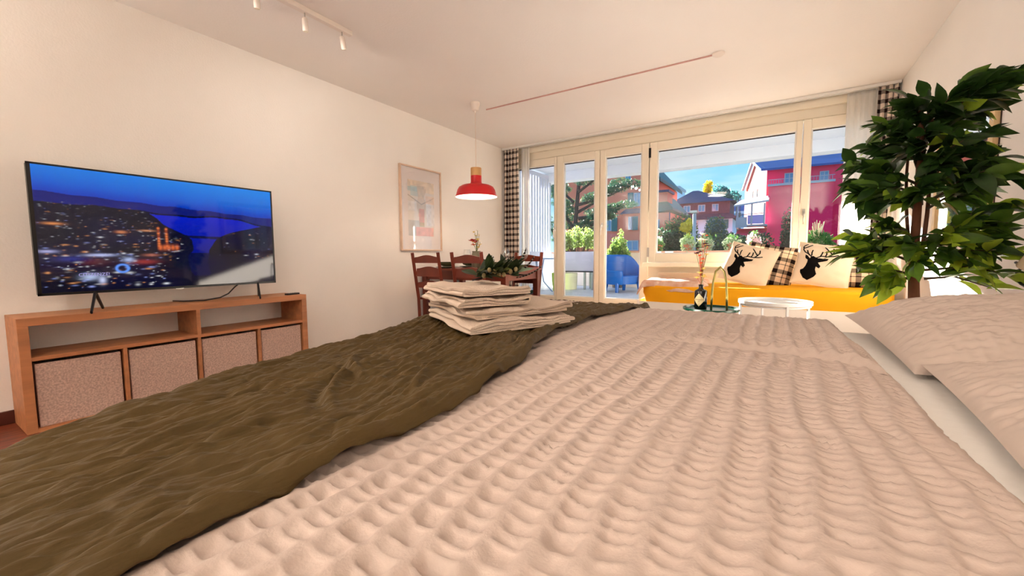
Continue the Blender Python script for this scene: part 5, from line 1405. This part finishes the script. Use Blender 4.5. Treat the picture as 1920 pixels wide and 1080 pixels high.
# branches: start on the trunk, end where the foliage ends (x, y, z relative to the base), leaf count
BR = [((0, 0, 1.40), (-.07, -.05, 1.60), 15), ((0, 0, 1.46), (.10, -.02, 1.66), 15), ((.02, 0, 1.46), (.20, -.03, 1.655), 19), ((.04, .02, 1.44), (.285, .0, 1.68), 22), ((.02, 0, 1.43), (.24, .10, 1.60), 13),
      ((0, 0, 1.36), (-.17, -.02, 1.53), 19), ((0, 0, 1.32), (-.18, .06, 1.44), 17), ((-.02, 0, 1.30), (-.13, -.12, 1.47), 15), ((0, .0, 1.38), (-.06, .12, 1.52), 11),
      ((0, 0, 1.22), (-.28, -.04, 1.36), 23), ((0, 0, 1.18), (-.26, .04, 1.27), 21), ((-.01, 0, 1.12), (-.25, -.05, 1.19), 23), ((-.01, 0, 1.14), (-.20, -.16, 1.22), 17),
      ((.02, 0, 1.24), (.16, -.06, 1.42), 17), ((.02, 0, 1.20), (.23, .02, 1.34), 21), ((.03, 0, 1.16), (.26, -.05, 1.25), 23), ((.02, 0, 1.14), (.15, -.14, 1.25), 19), ((.02, 0, 1.12), (.21, .08, 1.18), 17), ((.0, 0, 1.2), (.02, -.18, 1.32), 17),
      ((.02, 0, .98), (.29, -.03, 1.13), 17), ((.02, 0, .96), (.24, -.10, 1.04), 17), ((.02, 0, .93), (.28, .0, .98), 19), ((.02, .02, .90), (.30, -.06, .90), 15), ((.03, .02, .84), (.27, -.10, .82), 13), ((.03, .02, .86), (.20, -.14, .93), 15),
      ((0, 0, .97), (-.16, -.06, 1.06), 15), ((-.02, 0, .93), (-.25, .0, .99), 19), ((-.02, 0, .88), (-.27, -.05, .92), 19), ((-.02, .02, .82), (-.17, -.08, .80), 15), ((-.02, .02, .80), (-.13, -.03, .745), 8), ((0, 0, .92), (-.08, -.15, .96), 15), ((.0, 0, .90), (.07, -.17, .98), 13), ((.03, .02, .80), (.24, -.02, .765), 6),
      ((0, 0, 1.3), (-.04, -.16, 1.44), 14), ((0, 0, 1.26), (.08, -.15, 1.38), 14), ((0, 0, 1.4), (.03, -.1, 1.58), 14), ((0, 0, 1.34), (.10, -.06, 1.52), 12), ((0, 0, 1.14), (-.06, -.17, 1.2), 14), ((0, 0, 1.42), (-.02, .0, 1.62), 12), ((0, 0, .86), (-.03, -.14, .88), 10), ((0, 0, .95), (.14, -.12, 1.04), 12)]
rr = random.Random(21)
specs = []
tw = MB()
for (p0, p1, n) in BR:
    p0 = Vector(p0); p1 = Vector(p1); d = p1 - p0
    mid = p0 + d * .5 + Vector((rr.uniform(-.015, .015), rr.uniform(-.02, .02), .03))
    MB().tube([p0, mid, p1], [.0065, .0042, .0018], 6).build('branch', M_twig, fi)
    n = int(n * 1.55)
    for i in range(n):
        t_ = .22 + .70 * (i + rr.uniform(0, .6)) / n
        t_ = min(t_, 1.0)
        q = p0 * (1 - t_) ** 2 + mid * 2 * t_ * (1 - t_) + p1 * t_ * t_
        dd = d.normalized()
        az = math.atan2(dd.y, dd.x) + rr.choice((-1, 1)) * rr.uniform(.1, 1.25)
        el = rr.uniform(-.75, .60) + .35 * dd.z
        q = q + Vector((rr.uniform(-.015, .015), rr.uniform(-.015, .015), rr.uniform(-.015, .015)))
        h_ = q.z + rr.uniform(-.25, .25)
        mi = 0 if h_ > 1.12 else (1 if h_ > .9 else 2)  # paler leaves lower down: the light on them is put into leaf colour
        if rr.random() < .2: mi = rr.choice((0, 1, 1, 2))
        tip = q + Vector((math.cos(az) * math.cos(el), math.sin(az) * math.cos(el), math.sin(el))) * .11
        if fi.location.x + tip.x > .925: az = math.pi - az
        specs.append((q, az, el, rr.uniform(-1.1, 1.1), mi, rr.choice((0, 1, 2)), rr.uniform(.9, 1.25)))
rr.shuffle(specs)
extra = MB()
for i, (q, az, el, rl_, mi, k, s_) in enumerate(specs):
    me = LMESH[mi * 3 + k][1]
    if i < 300:
        o = link('leaf', me, None, fi, loc=q); o.rotation_euler = (Matrix.Rotation(az, 3, 'Z') @ Matrix.Rotation(-el, 3, 'Y') @ Matrix.Rotation(rl_, 3, 'X')).to_euler(); o.scale = (s_, s_, s_)
rest = {0: MB(), 1: MB(), 2: MB()}
for (q, az, el, rl_, mi, k, s_) in specs[300:]:
    M_ = Matrix.Translation(q) @ (Matrix.Rotation(az, 4, 'Z') @ Matrix.Rotation(-el, 4, 'Y') @ Matrix.Rotation(rl_, 4, 'X')) @ Matrix.Scale(s_, 4)
    me = LMESH[mi * 3 + k][1]
    rest[mi].add([M_ @ v_.co for v_ in me.vertices], [tuple(p.vertices) for p in me.polygons])
for mi, mb in rest.items():
    if mb.v:
        o = mb.build('leaves', LF[mi], fi, smooth=True); o['kind'] = 'stuff'
